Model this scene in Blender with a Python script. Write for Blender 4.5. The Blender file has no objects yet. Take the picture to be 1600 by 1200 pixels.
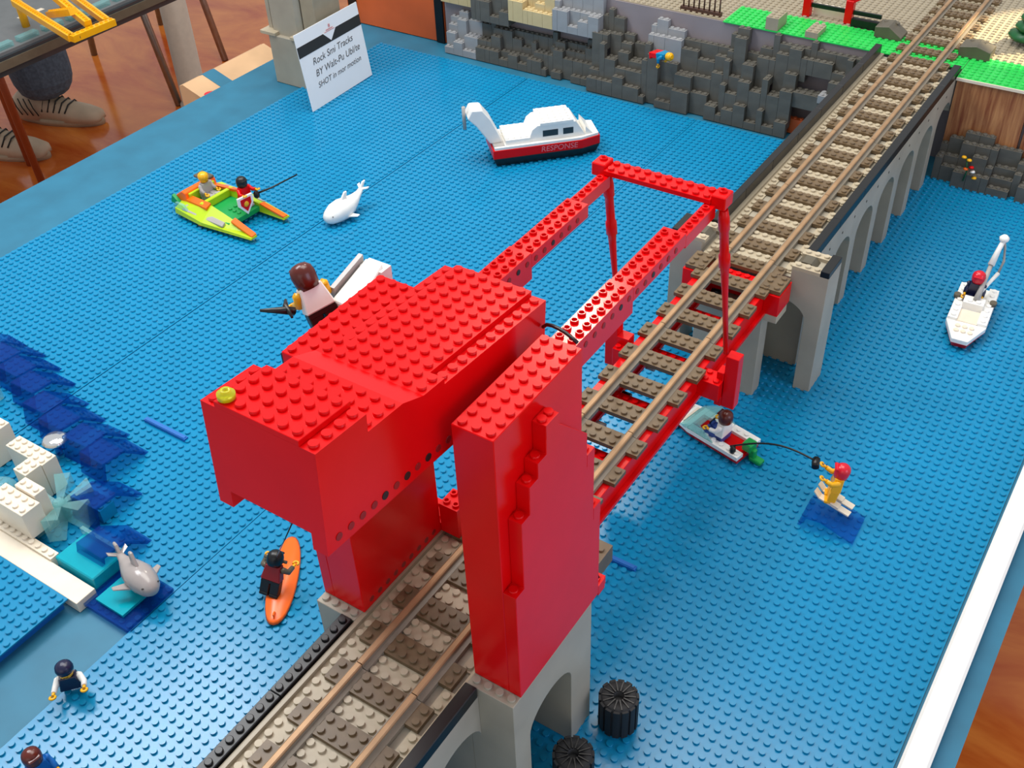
import bpy, math, random
from mathutils import Matrix, Vector, Euler
random.seed(7)
S = 0.008            # one stud = 8 mm
ZT = 92.5            # table surface above the floor, in studs
PI = math.pi
C = bpy.context.scene.collection
sc = bpy.context.scene

# ------------------------------------------------------------------ camera
def W(x, y, z): return Vector((x*S, y*S, (z+ZT)*S))
cam = bpy.data.cameras.new('camera'); co = bpy.data.objects.new('camera', cam); C.objects.link(co)
yaw, pitch, roll = -0.610, -0.697, -0.046
fw = Vector((math.cos(pitch)*math.sin(yaw), math.cos(pitch)*math.cos(yaw), math.sin(pitch)))
rt = fw.cross(Vector((0,0,1))).normalized(); up = rt.cross(fw)
cr, sr = math.cos(roll), math.sin(roll)
r2 = rt*cr+up*sr; u2 = -rt*sr+up*cr
M4 = Matrix((r2, u2, -fw)).transposed().to_4x4(); M4.translation = W(34.856, -63.134, 81.306)
co.matrix_world = M4
cam.sensor_fit = 'HORIZONTAL'; cam.sensor_width = 36; cam.lens = 1691/1600*36
cam.clip_start = 0.02; cam.clip_end = 60
sc.camera = co

# ------------------------------------------------------------------ world, lamps, exposure
w = bpy.data.worlds.new('world'); sc.world = w; w.use_nodes = True
bg = w.node_tree.nodes['Background']; bg.inputs[0].default_value = (0.92, 0.96, 1.0, 1); bg.inputs[1].default_value = 0.52
def area(name, loc, target, size, power, col, sy=None):
    l = bpy.data.lights.new(name, 'AREA'); l.energy = power; l.size = size; l.color = col
    if sy: l.shape = 'RECTANGLE'; l.size_y = sy
    o = bpy.data.objects.new(name, l); C.objects.link(o); o.location = loc
    o.rotation_euler = (Vector(target)-Vector(loc)).to_track_quat('-Z', 'Y').to_euler(); return o
area('ceiling_light', (-0.35, 0.55, 2.75), (-0.3, 0.3, 0.7), 1.3, 28, (1.0, 0.96, 0.90), 1.1)
area('window_light_right', (2.5, -0.25, 1.75), (0.0, 0.1, 0.8), 1.4, 17, (0.66, 0.71, 1.0), 1.5)
area('window_light_left', (-1.0, -0.02, 2.02), (-0.16, -0.33, 0.74), 0.64, 11, (0.95, 0.97, 1.0), 0.36)
area('front_fill_light', (0.6, -2.6, 1.9), (-0.2, 0.2, 0.9), 1.8, 4, (1.0, 0.97, 0.94), 1.2)  # added fill behind the camera, brightens the camera-side faces; no known window there
area('ceiling_lamp_small', (-0.87, 1.45, 2.34), (0.0, 0.0, 0.9), 0.10, 4, (1.0, 0.9, 0.74))
sp = bpy.data.lights.new('sun_shaft', 'SPOT'); sp.energy = 1100; sp.color = (1.0, 0.82, 0.52); sp.spot_size = math.radians(3.6); sp.spot_blend = 0.12; sp.shadow_soft_size = 0.01
so = bpy.data.objects.new('sun_shaft', sp); C.objects.link(so); so.location = (1.3, 2.4, 2.7)
so.rotation_euler = (W(15, 112, 16)-so.location).to_track_quat('-Z', 'Y').to_euler()
vs = sc.view_settings; vs.view_transform = 'Standard'; vs.look = 'None'; vs.exposure = 0.12; vs.gamma = 1.0; vs.use_curve_mapping = False

# ------------------------------------------------------------------ materials
def lin(h):
    h = h.lstrip('#'); v = [int(h[i:i+2], 16)/255 for i in (0, 2, 4)]
    return [((c+0.055)/1.055)**2.4 if c > 0.04045 else c/12.92 for c in v]
MT = {}
def mat(name, col, rough=0.3, var=0.06, scale=60, metal=0, trans=0, ior=1.5, spec=0.5, bump=0.0, alpha=1):
    m = bpy.data.materials.new(name); m.use_nodes = True; nt = m.node_tree; b = nt.nodes['Principled BSDF']
    c = lin(col)
    tc = nt.nodes.new('ShaderNodeTexCoord'); n = nt.nodes.new('ShaderNodeTexNoise'); n.inputs['Scale'].default_value = scale; n.inputs['Detail'].default_value = 3
    nt.links.new(tc.outputs['Object'], n.inputs['Vector'])
    r = nt.nodes.new('ShaderNodeValToRGB'); r.color_ramp.elements[0].position = 0.3; r.color_ramp.elements[1].position = 0.7
    r.color_ramp.elements[0].color = [x*(1-var) for x in c]+[1]; r.color_ramp.elements[1].color = [min(1, x*(1+var)) for x in c]+[1]
    nt.links.new(n.outputs['Fac'], r.inputs['Fac']); nt.links.new(r.outputs['Color'], b.inputs['Base Color'])
    b.inputs['Roughness'].default_value = rough; b.inputs['Metallic'].default_value = metal
    b.inputs['Transmission Weight'].default_value = trans; b.inputs['IOR'].default_value = ior; b.inputs['Specular IOR Level'].default_value = spec
    if bump:
        bp = nt.nodes.new('ShaderNodeBump'); bp.inputs['Strength'].default_value = bump; bp.inputs['Distance'].default_value = 0.002
        nt.links.new(n.outputs['Fac'], bp.inputs['Height']); nt.links.new(bp.outputs['Normal'], b.inputs['Normal'])
    MT[name] = m; return m
mat('blue', '#0a84b2', 0.2, 0.04, 25, spec=0.4); mat('blue_flat', '#0a66b8', 0.5, 0.06, 20)
mat('paint', '#256f8c', 0.55, 0.10, 30); mat('red', '#dc060b', 0.25, 0.04, 30, spec=0.22); mat('red_beam', '#dc060b', 0.18, 0.04, 30, spec=0.4); mat('darkred', '#8e0a10', 0.4)
mat('dkgrey', '#5c5546', 0.4, 0.12, 60); mat('tie', '#6a563c', 0.4, 0.14, 90); mat('ltgrey', '#b8aa90', 0.4, 0.10, 40)
mat('pier', '#a79e8c', 0.45, 0.10, 25); mat('black', '#0d0d0e', 0.35, 0.2); mat('rubber', '#17171a', 0.65, 0.2)
mat('rail', '#a88561', 0.45, 0.12, 80, metal=0.35); mat('railbase', '#857b6b', 0.4, 0.1)
mat('white', '#f2f0ea', 0.3, 0.03); mat('cream', '#e9dcc6', 0.35, 0.04); mat('yellow', '#f2b10a', 0.3, 0.05); mat('trans_yellow', '#e6e018', 0.15, 0.05, trans=0.4)
mat('orange', '#ff6a10', 0.3, 0.05); mat('lime', '#b4d21a', 0.3, 0.05); mat('green', '#14984a', 0.3, 0.05)
mat('land_green', '#27c452', 0.35, 0.08); mat('tan', '#9f937c', 0.35, 0.06); mat('rock', '#5e5b53', 0.5, 0.2, 40); mat('rock_light', '#98999a', 0.45, 0.1, 40); mat('rock_tan', '#cdb888', 0.45, 0.08, 40)
mat('hair_brown', '#5b1e14', 0.25, 0.1); mat('hair_red', '#d3152c', 0.25, 0.05); mat('navy', '#161a3c', 0.3); mat('bluejean', '#2f4fa0', 0.35)
mat('silver', '#a9a5a0', 0.3, 0.05); mat('dolphin', '#a39b98', 0.2, 0.05)
def clear(name, tint, surf, fac, rough=0.08):
    m = mat(name, surf, rough, 0.05); nt = m.node_tree; b = nt.nodes['Principled BSDF']; o = nt.nodes['Material Output']
    t = nt.nodes.new('ShaderNodeBsdfTransparent'); t.inputs[0].default_value = lin(tint)+[1]
    mx = nt.nodes.new('ShaderNodeMixShader'); mx.inputs[0].default_value = fac
    nt.links.new(t.outputs[0], mx.inputs[1]); nt.links.new(b.outputs[0], mx.inputs[2]); nt.links.new(mx.outputs[0], o.inputs['Surface'])
clear('tblue_thin', '#d2e5f8', '#1763bd', 0.12, 0.05); clear('tblue', '#c2daf2', '#0a3f96', 0.27, 0.05); clear('tlight', '#e4f6f6', '#a8e2e2', 0.26); clear('tcyan', '#7fe0e8', '#12b9cc', 0.7)
mat('denim', '#566676', 0.9, 0.25, 120, bump=0.3); mat('shoe', '#c9b094', 0.6, 0.08, 30); mat('sole', '#b9a184', 0.7); mat('shirt', '#7a8791', 0.9)
mat('skin', '#d3a184', 0.6); mat('pole', '#c7b6a4', 0.5, 0.05); mat('steel', '#9a938c', 0.3, 0.1, metal=0.8); mat('stool_wood', '#a04a24', 0.4)
mat('card', '#f4f2f0', 0.5, 0.01); mat('ink', '#2b2926', 0.6); mat('pen', '#55504c', 0.6); mat('inkred', '#d38a8a', 0.6); mat('pale_red', '#e8787c', 0.3); mat('grey_wall', '#8e8486', 0.7, 0.08, 20)
mat('orange_wood', '#d8622c', 0.5, 0.15, 12); mat('carton', '#cfa87f', 0.7, 0.15, 15); mat('leaf', '#0f5a2c', 0.4, 0.2); mat('road', '#6c6f70', 0.5); mat('brown', '#4a2c1c', 0.5)
mat('glass_dark', '#30363a', 0.1); mat('mirror', '#f0f0f0', 0.08, 0.02, metal=0.9)
def grain(name, c1, c2, sx, rough, axis='Z', gloss=0.5):
    m = bpy.data.materials.new(name); m.use_nodes = True; nt = m.node_tree; b = nt.nodes['Principled BSDF']
    tc = nt.nodes.new('ShaderNodeTexCoord'); mp = nt.nodes.new('ShaderNodeMapping'); mp.inputs['Scale'].default_value = sx
    n = nt.nodes.new('ShaderNodeTexNoise'); n.inputs['Scale'].default_value = 1; n.inputs['Detail'].default_value = 5; n.inputs['Roughness'].default_value = 0.65; n.inputs['Distortion'].default_value = 0.6
    r = nt.nodes.new('ShaderNodeValToRGB'); r.color_ramp.elements[0].position = 0.32; r.color_ramp.elements[1].position = 0.68
    r.color_ramp.elements[0].color = lin(c1)+[1]; r.color_ramp.elements[1].color = lin(c2)+[1]
    nt.links.new(tc.outputs['Object'], mp.inputs['Vector']); nt.links.new(mp.outputs['Vector'], n.inputs['Vector'])
    nt.links.new(n.outputs['Fac'], r.inputs['Fac']); nt.links.new(r.outputs['Color'], b.inputs['Base Color']); b.inputs['Roughness'].default_value = rough
    MT[name] = m
grain('wood', '#7c3a1e', '#c48a58', (170, 30, 9), 0.45)
grain('floor', '#c04a14', '#f2913f', (2.2, 5.0, 2), 0.13)

# ------------------------------------------------------------------ mesh builder (units: studs)
class MB:
    def __init__(s): s.v = []; s.f = []; s.sm = []
    def add(s, vs, fs, smooth=False):
        o = len(s.v); s.v += [tuple(p) for p in vs]
        for f in fs: s.f.append([i+o for i in f]); s.sm.append(smooth)
        return s
    def box(s, x0, y0, z0, x1, y1, z1):
        v = [(x0,y0,z0),(x1,y0,z0),(x1,y1,z0),(x0,y1,z0),(x0,y0,z1),(x1,y0,z1),(x1,y1,z1),(x0,y1,z1)]
        return s.add(v, [(3,2,1,0),(4,5,6,7),(0,1,5,4),(1,2,6,5),(2,3,7,6),(3,0,4,7)])
    def cyl(s, c, r, h, axis='z', n=12, r2=None, smooth=True):
        r2 = r if r2 is None else r2; v = []
        for k, (rr, t) in enumerate(((r, 0), (r2, h))):
            for i in range(n):
                a = 2*PI*(i+0.5)/n; p, q = rr*math.cos(a), rr*math.sin(a)
                d = {'z': (p, q, t), 'x': (t, p, q), 'y': (q, t, p)}[axis]
                v.append((c[0]+d[0], c[1]+d[1], c[2]+d[2]))
        s.add(v, [(i, (i+1) % n, n+(i+1) % n, n+i) for i in range(n)], smooth)
        o = len(s.v)-2*n
        s.f.append([o+i for i in reversed(range(n))]); s.f.append([o+n+i for i in range(n)]); s.sm += [False, False]
        return s
    def stud(s, x, y, z, n=12, r=0.3, h=0.21):
        v = []
        for t in (z, z+h):
            for i in range(n):
                a = 2*PI*i/n; v.append((x+r*math.cos(a), y+r*math.sin(a), t))
        s.add(v, [(i, (i+1) % n, n+(i+1) % n, n+i) for i in range(n)], True)
        o = len(s.v)-2*n; s.f.append([o+n+i for i in range(n)]); s.sm.append(False); return s
    def studs(s, x0, x1, y0, y1, z, n=12, skip=()):
        nx, ny = int(round(x1-x0)), int(round(y1-y0))
        for i in range(nx):
            for j in range(ny):
                if (i, j) not in skip: s.stud(x0+(i+0.5)*(x1-x0)/nx, y0+(j+0.5)*(y1-y0)/ny, z, n)
        return s
    def hstud(s, x, y, z, n=12, r=0.31, ri=0.19, h=0.22):      # hollow stud
        v = []
        for rr, t in ((r, z), (r, z+h), (ri, z+h), (ri, z-0.05)):
            for i in range(n):
                a = 2*PI*i/n; v.append((x+rr*math.cos(a), y+rr*math.sin(a), t))
        f = []
        for k in range(3): f += [(k*n+i, k*n+(i+1) % n, (k+1)*n+(i+1) % n, (k+1)*n+i) for i in range(n)]
        f.append([3*n+i for i in range(n)]); return s.add(v, f)
    def prism(s, poly, a0, a1, axis='x'):
        n = len(poly); v = []
        for a in (a0, a1):
            for p, q in poly: v.append({'x': (a, p, q), 'y': (p, a, q), 'z': (p, q, a)}[axis])
        area2 = sum(poly[i][0]*poly[(i+1) % n][1]-poly[(i+1) % n][0]*poly[i][1] for i in range(n))
        flip = (area2 > 0) == (axis == 'y')
        f = [(i, (i+1) % n, n+(i+1) % n, n+i) for i in range(n)]; b = list(range(n)); t = [n+i for i in range(n)]
        if flip: f = [tuple(reversed(q)) for q in f]; t = t[::-1]
        else: b = b[::-1]
        return s.add(v, f+[b, t])
    def tube(s, pts, r, n=8, cap=True):
        pts = [Vector(p) for p in pts]; m = len(pts); rs = r if isinstance(r, (list, tuple)) else [r]*m
        v = []; ref = Vector((0.13, 0.21, 0.97)).normalized()
        for i, p in enumerate(pts):
            d = (pts[min(i+1, m-1)]-pts[max(i-1, 0)]).normalized()
            a = d.cross(ref)
            if a.length < 0.05: a = d.cross(Vector((1, 0, 0)))
            a.normalize(); b = d.cross(a)
            for k in range(n):
                t = 2*PI*k/n; v.append(p+(a*math.cos(t)+b*math.sin(t))*rs[i])
        f = [(i*n+k, i*n+(k+1) % n, (i+1)*n+(k+1) % n, (i+1)*n+k) for i in range(m-1) for k in range(n)]
        s.add(v, f, True)
        if cap:
            o = len(s.v)-m*n; s.f.append([o+k for k in reversed(range(n))]); s.f.append([o+(m-1)*n+k for k in range(n)]); s.sm += [False, False]
        return s
    def lathe(s, prof, c=(0, 0, 0), n=16, sx=1, sy=1):
        v = []; m = len(prof)
        for r, z in prof:
            for k in range(n):
                a = 2*PI*k/n; v.append((c[0]+r*math.cos(a)*sx, c[1]+r*math.sin(a)*sy, c[2]+z))
        f = [(i*n+k, i*n+(k+1) % n, (i+1)*n+(k+1) % n, (i+1)*n+k) for i in range(m-1) for k in range(n)]
        s.add(v, f, True); o = len(s.v)-m*n
        s.f.append([o+k for k in reversed(range(n))]); s.f.append([o+(m-1)*n+k for k in range(n)]); s.sm += [False, False]
        return s
    def loft(s, rings, smooth=True):
        n = len(rings[0]); m = len(rings); v = [p for r in rings for p in r]
        f = [(i*n+k, i*n+(k+1) % n, (i+1)*n+(k+1) % n, (i+1)*n+k) for i in range(m-1) for k in range(n)]
        s.add(v, f, smooth); o = len(s.v)-m*n
        s.f.append([o+k for k in reversed(range(n))]); s.f.append([o+(m-1)*n+k for k in range(n)]); s.sm += [smooth, smooth]
        return s
    def mesh(s, name, off=(0, 0, 0)):
        me = bpy.data.meshes.new(name)
        me.from_pydata([((p[0]-off[0])*S, (p[1]-off[1])*S, (p[2]-off[2])*S) for p in s.v], [], s.f)
        me.polygons.foreach_set('use_smooth', s.sm); me.update(); return me
    def build(s, name, m, parent=None, local=False, bevel=0.0, sub=0):
        """absolute stud coordinates by default; local=True: coordinates in the parent's own frame"""
        off = (0, 0, 0)
        if parent is not None and not local: off = ORG[parent.name]
        elif parent is None: off = (0, 0, -ZT)
        me = s.mesh(name, off); me.materials.append(MT[m])
        o = bpy.data.objects.new(name, me); C.objects.link(o)
        if parent is not None: o.parent = parent; ORG[o.name] = off
        if bevel:
            b = o.modifiers.new('bevel', 'BEVEL'); b.width = bevel*S; b.segments = 1; b.limit_method = 'ANGLE'; b.angle_limit = math.radians(50)
        if sub:
            d = o.modifiers.new('sub', 'SUBSURF'); d.levels = sub; d.render_levels = sub
        return o
ORG = {}
def thing(name, label, cat, loc=(0, 0, 0), rot=(0, 0, 0), group=None):
    o = bpy.data.objects.new(name, None); C.objects.link(o); o.empty_display_size = 0.01
    o.location = W(*loc); o.rotation_euler = rot; o['label'] = label; o['category'] = cat
    if group: o['group'] = group
    ORG[o.name] = loc; return o
def tag(o, label, cat, group=None):
    o['label'] = label; o['category'] = cat
    if group: o['group'] = group
    return o
def place(me, name, m, loc, parent=None, rotz=0, sc_=(1, 1, 1)):
    if m and not me.materials: me.materials.append(MT[m])
    o = bpy.data.objects.new(name, me); C.objects.link(o)
    if parent is not None:
        g = ORG[parent.name]; o.parent = parent; o.location = Vector([(loc[i]-g[i])*S for i in range(3)])
    else: o.location = W(*loc)
    o.rotation_euler.z = rotz; o.scale = sc_; return o
def dup(root, loc, rotz, label, group=None):
    r = root.copy(); C.objects.link(r); r.location = W(*loc); r.rotation_euler = (0, 0, rotz); r['label'] = label
    if group: r['group'] = group
    for ch in list(root.children):
        c = ch.copy(); C.objects.link(c); c.parent = r
        for g in list(ch.children):
            d = g.copy(); C.objects.link(d); d.parent = c
    return r
def struct(o): o['kind'] = 'structure'; return o

# ------------------------------------------------------------------ floor and tables
struct(MB().box(-700, -300, -ZT-3, 300, 700, -ZT).build('floor', 'floor'))
tb = thing('display_table', 'long display table painted blue that carries the studded blue sea', 'table', (-37, 15, -ZT))
MB().box(-110.8, -85, -4, 36.6, 150, -0.16).build('table_top', 'paint', tb)
for lx in (-104, 30):
    for ly in (-78, 142): MB().box(lx-2.5, ly-2.5, -ZT, lx+2.5, ly+2.5, -4).build('leg', 'pole', tb)
edge = thing('edge_rail', 'plain white rail running along the right edge of the blue table', 'rail', (34, 10, -0.16))
MB().box(32.7, -85, -0.16, 34.9, 89, 1.7).build('rail_bar', 'white', edge, bevel=0.25)

# blue baseplates: one mesh per size, shared
BP = {}
def baseplate_mesh(wd, hg, m='blue', n=12):
    k = (wd, hg, m)
    if k not in BP:
        b = MB().box(0, 0, -0.16, wd, hg, 0); b.studs(0, wd, 0, hg, 0, n); BP[k] = b.mesh('baseplate'); BP[k].materials.append(MT[m])
    return BP[k]
plates = [  # x0, x1, y0, h
 (0.4, 32.4, -64, 32, 'blue studded baseplate at the near right corner, below the seam beside the white rail'),
 (0.4, 32.4, 0, 32, 'blue studded baseplate under the water skier and the speedboat'),
 (0.4, 32.4, 32, 32, 'blue studded baseplate under the small white sailing boat at the right'),
 (0.4, 32.4, 64, 24, 'blue studded baseplate below the small dark cliff at far right'),
 (-31.6, 0.4, -64, 32, 'blue studded baseplate with white glare at the near left, beside the black deck edge'),
 (-31.6, 0.4, -32, 24, 'blue studded baseplate under the orange surfboard'),
 (-31.6, 0.4, -8, 32, 'blue studded baseplate mostly hidden behind the red counterweight and towers'),
 (-31.6, 0.4, 24, 32, 'blue studded baseplate seen through the red beam frame'),
 (-31.6, 0.4, 56, 32, 'blue studded baseplate left of the far viaduct below the dark cliff'),
 (-64.3, -31.7, -32, 24, 'blue studded baseplate under the dark blue waves'),
 (-64.3, -31.7, -8, 32, 'blue studded baseplate left of the red counterweight'),
 (-64.3, -31.7, 24, 32, 'blue studded baseplate right of the white shark'),
 (-64.3, -31.7, 56, 32, 'blue studded baseplate under the red and white ferry'),
 (-97.5, -64.5, -32, 24, 'blue studded baseplate at the left picture edge beneath the waves'),
 (-97.5, -64.5, -8, 32, 'blue studded baseplate in front of the lime catamaran at the left edge'),
 (-97.5, -64.5, 24, 32, 'blue studded baseplate under the lime catamaran'),
 (-97.5, -64.5, 56, 32, 'blue studded baseplate under the handwritten white card'),
 (0.4, 32.4, -32, 32, 'blue studded baseplate under the black treaded wheels')]
for x0, x1, y0, hh, lb in plates:
    o = place(baseplate_mesh(32, hh), 'baseplate', None, (x0, y0, 0), sc_=((x1-x0)/32, 1, 1))
    tag(o, lb, 'baseplate', 'blue baseplates of the sea')
    if y0 == -64 and x0 < 0: o.rotation_euler = (math.radians(0.4), math.radians(-0.3), 0)
# thin blue bars lying in the joints
for (xa, xb, y, lb) in ((-53.2, -46.6, -10.5, 'thin dark blue strip lying on the sea right of the waves'), (1.3, 4.9, -0.9, 'thin dark blue strip lying on the sea behind the right red tower')):
    t = MB().box(xa, y-0.28, 0, xb, y+0.28, 0.42); t.box(xa+0.15, y-0.2, 0.42, xb-0.15, y+0.2, 0.5)
    tag(t.build('blue_strip', 'blue_flat'), lb, 'strip')

# ------------------------------------------------------------------ viaduct pieces
def arch_pts(a, b, zs, zc, n=14):        # from b side to a side, ellipse
    c, r = (a+b)/2, (b-a)/2
    return [(c+r*math.cos(PI*i/n), zs+(zc-zs)*math.sin(PI*i/n)) for i in range(n+1)]
def bay(y0, y1, leg, ztop, zs=9.0, zc=11.3):
    return [(y0, 0), (y0, ztop), (y1, ztop), (y1, zs)] + arch_pts(y0+leg, y1, zs, zc)[1:] + [(y0+leg, 0)]
infill = {}
def infill_plate(parent, x0, x1, y0, y1, z0, z1, m='ltgrey'):
    k = (round(x1-x0, 2), round(y1-y0, 2), round(z1-z0, 2), m)
    if k not in infill:
        b = MB().box(0, 0, 0, x1-x0, y1-y0, z1-z0)
        if x1-x0 > 0.9: b.studs(0, x1-x0, 0, y1-y0, z1-z0, 10)
        infill[k] = b.mesh('deck_plate'); infill[k].materials.append(MT[m])
    return place(infill[k], 'deck_plate', None, (x0, y0, z0), parent)
DZ = 14.6
TY = 3.1            # a sleeper starts here, every 4 studs
# far viaduct
fv = thing('railway_viaduct', 'long light grey arched viaduct carrying the track to the far land', 'viaduct', (0, 60, 0))
for k in range(13): MB().cyl((6.0, 38.2+4.07*k, 12.9), 0.16, 0.03, 'x', 8).build('pin_hole', 'ink', fv)
legs = [36.3, 42.2, 50.35, 58.5, 66.65, 74.8, 83.0, 91.2]
for a, b in zip(legs[:-1], legs[1:]):
    m = MB().prism(bay(a, b, 2.1, DZ-0.4), -6.3, 6.0, 'x'); m.build('arch', 'pier', fv, bevel=0.04)
MB().box(-5.4, 32.6, DZ-0.4, 5.0, 92.5, DZ-0.1).build('deck', 'pier', fv)
MB().box(-5.5, 36.4, DZ-0.4, -5.0, 92.5, DZ+0.35).build('kerb', 'tan', fv)
for x0, x1, ya, lb in ((-6.4, -5.5, 36.5, 0), (5.0, 6.0, 36.8, 1)):
    y = ya
    while y < 91:
        y2 = min(y+8, 92.4); b = MB().box(x0, y, DZ-0.4, x1, y2-0.03, DZ+0.75+(0.95 if x0 < 0 else 0.1)); b.build('black_edge', 'black', fv, bevel=0.05); y += 8
y = TY+2+28
while y < 91:
    infill_plate(fv, -2, 2, y, y+2, DZ-0.1, DZ+0.04); infill_plate(fv, 3.95, 5.0, y, y+2, DZ-0.1, DZ+0.04); infill_plate(fv, -5.0, -3.95, y, y+2, DZ-0.1, DZ+0.04); infill_plate(fv, -5.0, -3.95, y-2, y, DZ-0.1, DZ+0.04); y += 4
# portal pier at the near end of the far viaduct
pp = thing('portal_pier', 'wide grey pier with arched openings where the far viaduct begins', 'pier', (0, 34.4, 0))
poly = [(-9.15, 0), (-9.15, 15.6), (-5.4, 15.6), (-5.4, DZ-0.4), (5.05, DZ-0.4), (5.05, 15.6), (9.15, 15.6), (9.15, 0), (7.25, 0)]
poly += arch_pts(1.2, 7.25, 9.4, 11.6)+[(1.2, 0), (-1.2, 0)]+arch_pts(-7.25, -1.2, 9.4, 11.6)+[(-7.25, 0)]
MB().prism(poly, 32.5, 36.3, 'y').build('body', 'pier', pp, bevel=0.04)
for sx in (-1, 1):
    xa, xb = (5.05, 8.15) if sx > 0 else (-8.15, -5.05)
    for ya in (32.5, 35.3):
        b = MB().box(xa, ya, 15.6, xb, ya+1, 16.0); b.studs(xa, xb, ya, ya+1, 16.0); b.build('top_plate', 'ltgrey', pp)
    xo = (8.15, 9.15) if sx > 0 else (-9.15, -8.15)
    MB().box(xo[0], 32.5, 15.6, xo[1], 36.2, 16.35).build('black_edge', 'black', pp, bevel=0.05)
    b = MB(); pts = [(6.6*sx-0.9, 33.5), (6.6*sx+0.9, 33.5)]
    b.prism([(6.2*sx-1.1, 15.6), (6.2*sx-0.5, 16.1), (6.2*sx+0.5, 16.1), (6.2*sx+1.1, 15.6)], 33.6, 35.1, 'y').build('curved_cap', 'dkgrey', pp)
# near viaduct
nv = thing('railway_viaduct', 'near grey arched viaduct with the track in the foreground below the red towers', 'viaduct', (0, -45, 0))
for a in (-68.4, -60.3, -52.2, -44.1, -36.0):
    MB().prism(bay(a, a+8.1, 2.1, DZ-0.4), -6.3, 6.0, 'x').build('arch', 'pier', nv, bevel=0.04)
MB().box(-5.4, -68, DZ-0.4, 5.0, -14.8, DZ-0.1).build('deck', 'pier', nv)
MB().box(-5.39, -68, DZ-0.1, -5.0, -16, DZ+0.45).build('kerb', 'tan', nv)
MB().box(4.8, -68, DZ-0.4, 5.05, -16, DZ+0.3).build('kerb', 'ltgrey', nv)
y = -28.0
while y > -66:
    b = MB().box(-6.55, y-7.97, DZ-0.4, -5.5, y, DZ+0.75); b.studs(-6.55, -5.5, y-8, y, DZ+0.75); b.build('black_edge', 'black', nv, bevel=0.05)
    MB().box(5.05, y-7.97, DZ-0.4, 6.05, y, DZ+0.75).build('black_edge', 'black', nv, bevel=0.06)
    y -= 8
y = TY+2-4*17
while y < -17:
    mm = 'ltgrey'
    infill_plate(nv, -2, 2, y, y+2, DZ-0.1, DZ+0.04, mm); infill_plate(nv, 3.8, 4.8, y, y+2, DZ-0.1, DZ+0.04, mm); infill_plate(nv, -5.0, -3.0, y, y+2, DZ-0.1, DZ+0.04, mm); infill_plate(nv, -5.0, -4.0, y-2, y, DZ-0.1, DZ+0.04, mm); y += 4
MB().box(5.0, -13.4, 13.2, 7.6, -11.0, 15.0).studs(5.1, 7.6, -13.4, -11.4, 15.0).build('bearing_block', 'tie', nv)
# near pier carrying the towers
npier = thing('tower_pier', 'broad grey pier with an arched side opening under the red towers', 'pier', (0, -22.5, 0))
pl = [(-27.9, 0), (-27.9, 15.05), (-16.9, 15.05), (-16.9, 0), (-19.9, 0)] + arch_pts(-25.9, -19.9, 9.0, 11.2) + [(-25.9, 0)]
for xa, xb in ((5.05, 9.05), (-9.2, -5.4)):
    MB().prism(pl, xa, xb, 'x').build('arched_wall', 'pier', npier, bevel=0.04)
    b = MB(); b.studs(xa+0.02, xb, -27.85, -26.85, 15.05); b.build('stud_row', 'pier', npier)
MB().prism([(p, min(q, DZ-0.45)) for p, q in pl], -5.4, 5.05, 'x').build('arched_core', 'pier', npier)

# ------------------------------------------------------------------ track
def sleeper_mesh():
    b = MB().box(-4.25, 0, 0, 4.25, 2, 0.42)
    for x in (-1.5, -0.5, 0.5, 1.5, -3.75, 3.75):
        for yy in (0.5, 1.5): b.stud(x, yy, 0.42, 10)
    return b.mesh('sleeper')
SLM = sleeper_mesh(); SLM.materials.append(MT['tie'])
def rail_meshes():
    b = MB().prism([(-0.55, 0.02), (-0.55, 0.44), (-0.26, 0.5), (-0.24, 0.72), (0.24, 0.72), (0.26, 0.5), (0.62, 0.44), (0.62, 0.02)], 0.03, 15.97, 'y')
    h = MB().prism([(-0.25, 0.7), (-0.27, 0.88), (-0.18, 0.95), (0.18, 0.95), (0.27, 0.88), (0.25, 0.7)], 0.04, 15.96, 'y')
    a, c = b.mesh('rail'), h.mesh('rail_head'); a.materials.append(MT['railbase']); c.materials.append(MT['rail']); return a, c
RB, RH = rail_meshes()
track_labels = {-4: 'grey sleepered track piece nearest the camera at the bottom edge', -3: 'track piece in the near foreground left of the red tower foot', -2: 'track piece running between the two red towers', -1: 'track piece on the lift span just behind the right red tower',
 0: 'middle track piece of the lift span below the red beams', 1: 'track piece at the far end of the lift span beside the red rod', 2: 'first track piece on the far viaduct beyond the portal pier', 3: 'second track piece on the far viaduct', 4: 'third track piece on the far viaduct',
 5: 'track piece at the far end of the viaduct beside the green land', 6: 'track piece on the land between the dark ramps', 7: 'farthest track piece on the tan land'}
for n in range(-4, 8):
    y0 = 1.1+16*n; zz = DZ
    t = thing('track_section', track_labels[n], 'train track', (0.12, y0, zz), group='track sections of the railway line')
    for k in range(4): place(SLM, 'sleeper', None, (0.12, y0+2+4*k, zz), t)
    for sx in (-2.5, 2.5):
        r = place(RB, 'rail', None, (0.12+sx, y0, zz), t); ORG[r.name] = (0.12+sx, y0, zz); place(RH, 'rail_head', None, (0.12+sx, y0, zz), r)

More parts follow.
